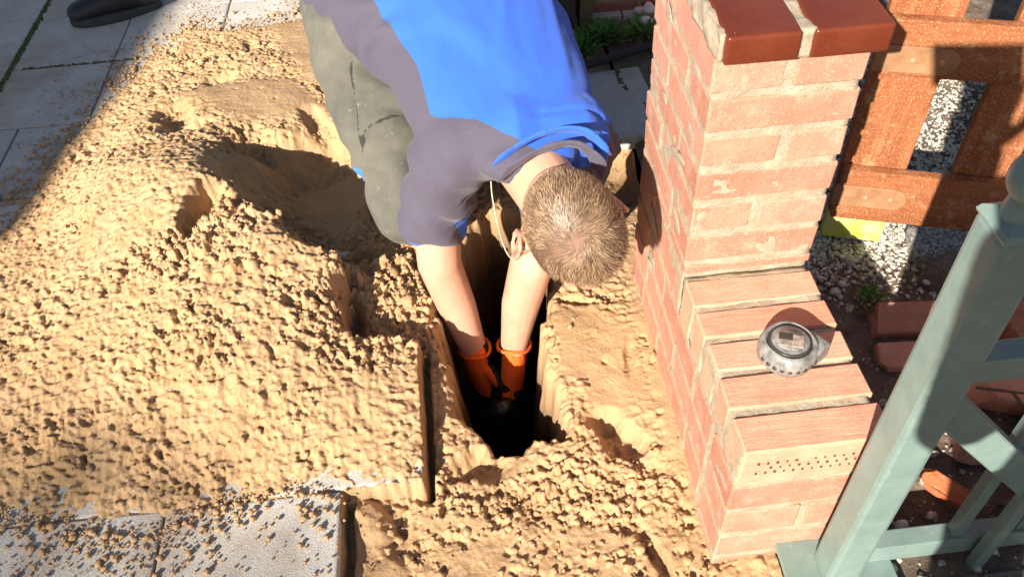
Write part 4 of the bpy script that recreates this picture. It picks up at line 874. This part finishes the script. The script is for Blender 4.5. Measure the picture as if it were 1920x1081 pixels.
# somebody standing: used for the bystander by the heap and for the person taking the picture
def stander(name, at, yaw, label, jacket, legs, feet, arms, height=1.76, shoes=True):
    p = empty(name, (at[0], at[1], 0), label=label, cat='person'); off = V((at[0], at[1], 0)); Rz = Matrix.Rotation(yaw, 3, 'Z'); k = height / 1.76
    def W_(x, y, z): return off + Rz @ V((x * k, y * k, z * k))
    def fin(b, v, it=3): me = remesh(b, v, it); me.transform(Matrix.Translation(-off)); return me
    b = bmesh.new(); hc = W_(0, .02, 1.66)
    ell(b, hc, (.078 * k, .096 * k, .115 * k), Rz); ell(b, W_(0, .09, 1.60), (.03, .03, .03)); tube(b, [W_(0, .118, 1.655), W_(0, .128, 1.63)], [.010, .014], 8); tube(b, [W_(0, -.01, 1.44), W_(0, 0, 1.60)], [.062, .058], 16)
    for s in (-1, 1): ell(b, W_(s * .08, .0, 1.65), (.012, .02, .032), Rz, 2)
    tube(b, [W_(0, 0, 1.0), W_(0, -.005, 1.3), W_(0, -.01, 1.46)], [.10, .11, .07], 14)
    for arm in arms: tube(b, [W_(0, 0, 1.36)] + arm, [.06] + [.045] * (len(arm) - 1) + [.03], 12)
    for arm in arms:
        d = (arm[-1] - arm[-2]).normalized(); s = d.cross(V((0, 0, 1))); s = s.normalized() if s.length > .1 else V((1, 0, 0)); n_ = s.cross(d); w = arm[-1]
        tube(b, [w, w + d * .05, w + d * .09], [.028, .040, .038], 14, n_, .55)
        for j in (-1.5, -.5, .5, 1.5): tube(b, [w + d * .08 + s * j * .019, w + d * .115 + s * j * .021 + n_ * .004, w + d * .14 + s * j * .022 + n_ * .018, w + d * .145 + s * j * .022 + n_ * .036], [.010, .0095, .009, .008], 8)
        tube(b, [w + d * .03 + s * .03, w + d * .06 + s * .055 + n_ * .02, w + d * .085 + s * .058 + n_ * .035], [.014, .012, .010], 8)
    me = fin(b, .006, 2); attr(me, 'red', [0] * len(me.vertices)); link('body', me, SKIN, p)
    b = bmesh.new(); ell(b, W_(0, -.005, 1.69), (.085 * k, .10 * k, .105 * k), Rz); link('hair', fin(b, .008), simple(name + '_hair', (.08, .05, .03), .7), p)
    b = bmesh.new(); tube(b, [W_(0, 0, .92), W_(0, 0, 1.1), W_(0, 0, 1.32), W_(0, 0, 1.43)], [.175 * k, .165 * k, .195 * k, .13 * k], 26, (0, 1, 0) if abs(math.cos(yaw)) > .7 else (1, 0, 0), .62)
    for arm in arms: tube(b, arm, [.068] + [.058] * (len(arm) - 2) + [.042], 16)
    link('jacket', fin(b, .012), jacket, p)
    b = bmesh.new(); tube(b, [W_(0, 0, .84), W_(0, 0, .96)], [.17 * k, .165 * k], 24, (0, 1, 0) if abs(math.cos(yaw)) > .7 else (1, 0, 0), .65)
    for s, f in zip((-1, 1), feet): tube(b, [W_(s * .09, 0, .86), (W_(s * .10, .02, .48) + f + V((0, 0, .48))) / 2, f + V((0, 0, .10))], [.092, .070, .062], 18)
    link('trousers', fin(b, .012), legs, p)
    fd = Rz @ V((0, 1, 0))
    for f in feet: shoe(f + fd * .19, f - fd * .09, p, off)
    return p
DARKC = cloth('dark_cloth', (.03, .032, .045)).m; GREYC = cloth('grey_cloth', (.12, .12, .13)).m
# the bystander: toe to the left of the picture, walking past the heap
by = V((-1.34, 1.72, 0)); yw = math.pi / 2 + .32
stander('person', (-1.30, 1.80), yw, 'person in dark trousers at the top left, only a black shoe showing on the paving', DARKC, DARKC, [V((-1.16, 2.02, .0)), V((-1.335, 1.665, 0))],
        [[V((-1.25, 1.62, 1.38)), V((-1.22, 1.57, 1.10)), V((-1.30, 1.60, .88))], [V((-1.20, 1.98, 1.38)), V((-1.16, 2.02, 1.12)), V((-1.25, 2.02, .88))]])
# the photographer behind the camera, whose shadow falls on the gate, the post and the soil
SA = SUN.cross(V((0, 0, 1))).normalized(); SB = SA.cross(SUN); CV = V(CAM.tolist())
def sp_(a, b_, t): return CV + SA * a + SB * b_ + SUN * t
feetc = sp_(.405, 0, -.30); 
R_arm = [sp_(.30, -.12, -.30), sp_(.165, -.405, -.16), sp_(.135, -.15, -.035)]
L_arm = [sp_(.62, -.12, -.28), sp_(.50, -.36, -.1), sp_(.30, -.28, -.02)]
ph = stander('person', (feetc.x, feetc.y), -.25, 'person standing behind the camera holding up the phone, seen only as a shadow', GREYC, DARKC, [V((feetc.x - .10, feetc.y, 0)), V((feetc.x + .12, feetc.y - .05, 0))], [R_arm, L_arm], 1.74)
fw = cf.normalized(); pc = CV - fw * .016 + cr * .066 - (-cd) * .020
bm = bmesh.new(); add_box(bm, (0, 0, 0), (.158, .075, .009), bevel=.003, seg=2); me = from_bm(bm)
phone = link('phone', me, simple('phone_case', (.03, .03, .035), .3), None); phone.matrix_world = Matrix(((cr.x, -cd.x, -fw.x, pc.x), (cr.y, -cd.y, -fw.y, pc.y), (cr.z, -cd.z, -fw.z, pc.z), (0, 0, 0, 1)))
tag(phone, 'black phone held up sideways behind the camera, seen only as a shadow on the gate', 'phone')

# ------------------------------------------------------------------ unseen behind the camera: a house, and bare trees added for thin shade on the left
hx = V((SUN.x, SUN.y, 0)).normalized(); VA = math.atan2(SA.y, SA.x)
def behind(a, d): q = CV + SA * a - hx * d; return V((q.x, q.y, 0))
GL = simple('dark_glass', (.02, .025, .03), .1, .6)
BD = 13.0; top = 1.29564 + (.4836 * BD - .87) / .875
BARK = simple('tree_bark', (.12, .10, .08), .9); trr = random.Random(12)
for k, (ca, tw, lb) in enumerate(((-2.35, 1.75, 'bare trunk and branches added behind the camera to cast thin shade on the near slabs'), (-5.6, 1.6, 'bare trunk and branches added behind the camera, left of the other, to shade the left heap edge'))):
    t = empty('tree', behind(ca, BD), VA, label=lb, cat='tree')
    b = bmesh.new(); tube(b, [V((0, 0, 0)), V((.05, 0, 2.5)), V((-.05, 0, 4.6)), V((0, 0, 6.2))], [.22, .18, .13, .05], 12); link('trunk', from_bm(b, True), BARK, t)
    vs, fs = [], []
    for q in range(3400):
        z = top - abs(trr.gauss(0, .02)) - 2.9 * trr.random(); x = trr.uniform(-tw, tw) * (1.0 if z > top - 2.2 else .7); y = trr.uniform(-1.2, 1.2); z -= .5527 * y
        d = V((trr.gauss(0, .7), trr.gauss(0, .4), trr.gauss(.2, .5))).normalized() * trr.uniform(.18, .34); w = d.cross(V((0, 1, 0)))
        if w.length < .01: continue
        w = w.normalized() * trr.uniform(.009, .017); u = d.cross(w).normalized() * w.length; p = V((x, y, z)) - V((0, 0, max(0, d.z))); k0 = len(vs)
        vs += [p + w, p - w * .5 + u, p - w * .5 - u, p + d]; fs += [(k0, k0 + 1, k0 + 3), (k0 + 1, k0 + 2, k0 + 3), (k0 + 2, k0, k0 + 3)]
    me = bpy.data.meshes.new('mesh'); me.from_pydata(vs, [], fs); link('crown', me, BARK, t)['kind'] = 'stuff'
HD = 7.5
def hz(b_, d): return 1.29564 + (b_ + .4836 * d) / .875
house = empty('house', behind(-4.6, HD), VA, label='gabled brick house behind the camera, seen only as shade on the left paving', cat='house')
e = hz(-.80, HD); rx = 4.6 - 1.80; rz = e + rx * 1.0 * (1 / .875)
WB = brick_mat('house_wall', (.30, .14, .09), (.36, .18, .12)); RT = simple('roof_tiles', (.20, .08, .05), .8)
bm = bmesh.new(); pr = [(-rx, 0), (-rx, e), (0, rz), (rx, e), (rx, 0)]
A0 = [bm.verts.new((x, -7, z)) for x, z in pr]; A1 = [bm.verts.new((x, 0, z)) for x, z in pr]; bm.faces.new(A0); bm.faces.new(A1[::-1])
for k in range(5): bm.faces.new((A0[k], A1[k], A1[(k + 1) % 5], A0[(k + 1) % 5]))
link('wall', from_bm(bm), WB, house)
for s in (-1, 1):
    bm = bmesh.new(); p = [(s * (rx + .05), e - .02), (0, rz + .06), (0, rz - .02), (s * (rx + .05), e - .10)]
    a0 = [bm.verts.new((x, -7.1, z)) for x, z in p]; a1 = [bm.verts.new((x, .1, z)) for x, z in p]; bm.faces.new(a0); bm.faces.new(a1[::-1])
    for k in range(4): bm.faces.new((a0[k], a1[k], a1[(k + 1) % 4], a0[(k + 1) % 4]))
    link('roof', from_bm(bm), RT, house)
for x in (-1.4, 1.2):
    for z in (.9, 3.3): f_ = box('window', (x, .0, z + .6), (1.0, .08, 1.2), simple('white_frame', (.7, .7, .68), .5), house); box('pane', (0, .042, 0), (.84, .012, 1.04), GL, f_)
box('door', (0.1, .0, 1.05), (.95, .07, 2.1), simple('door_paint', (.05, .12, .08), .4), house)
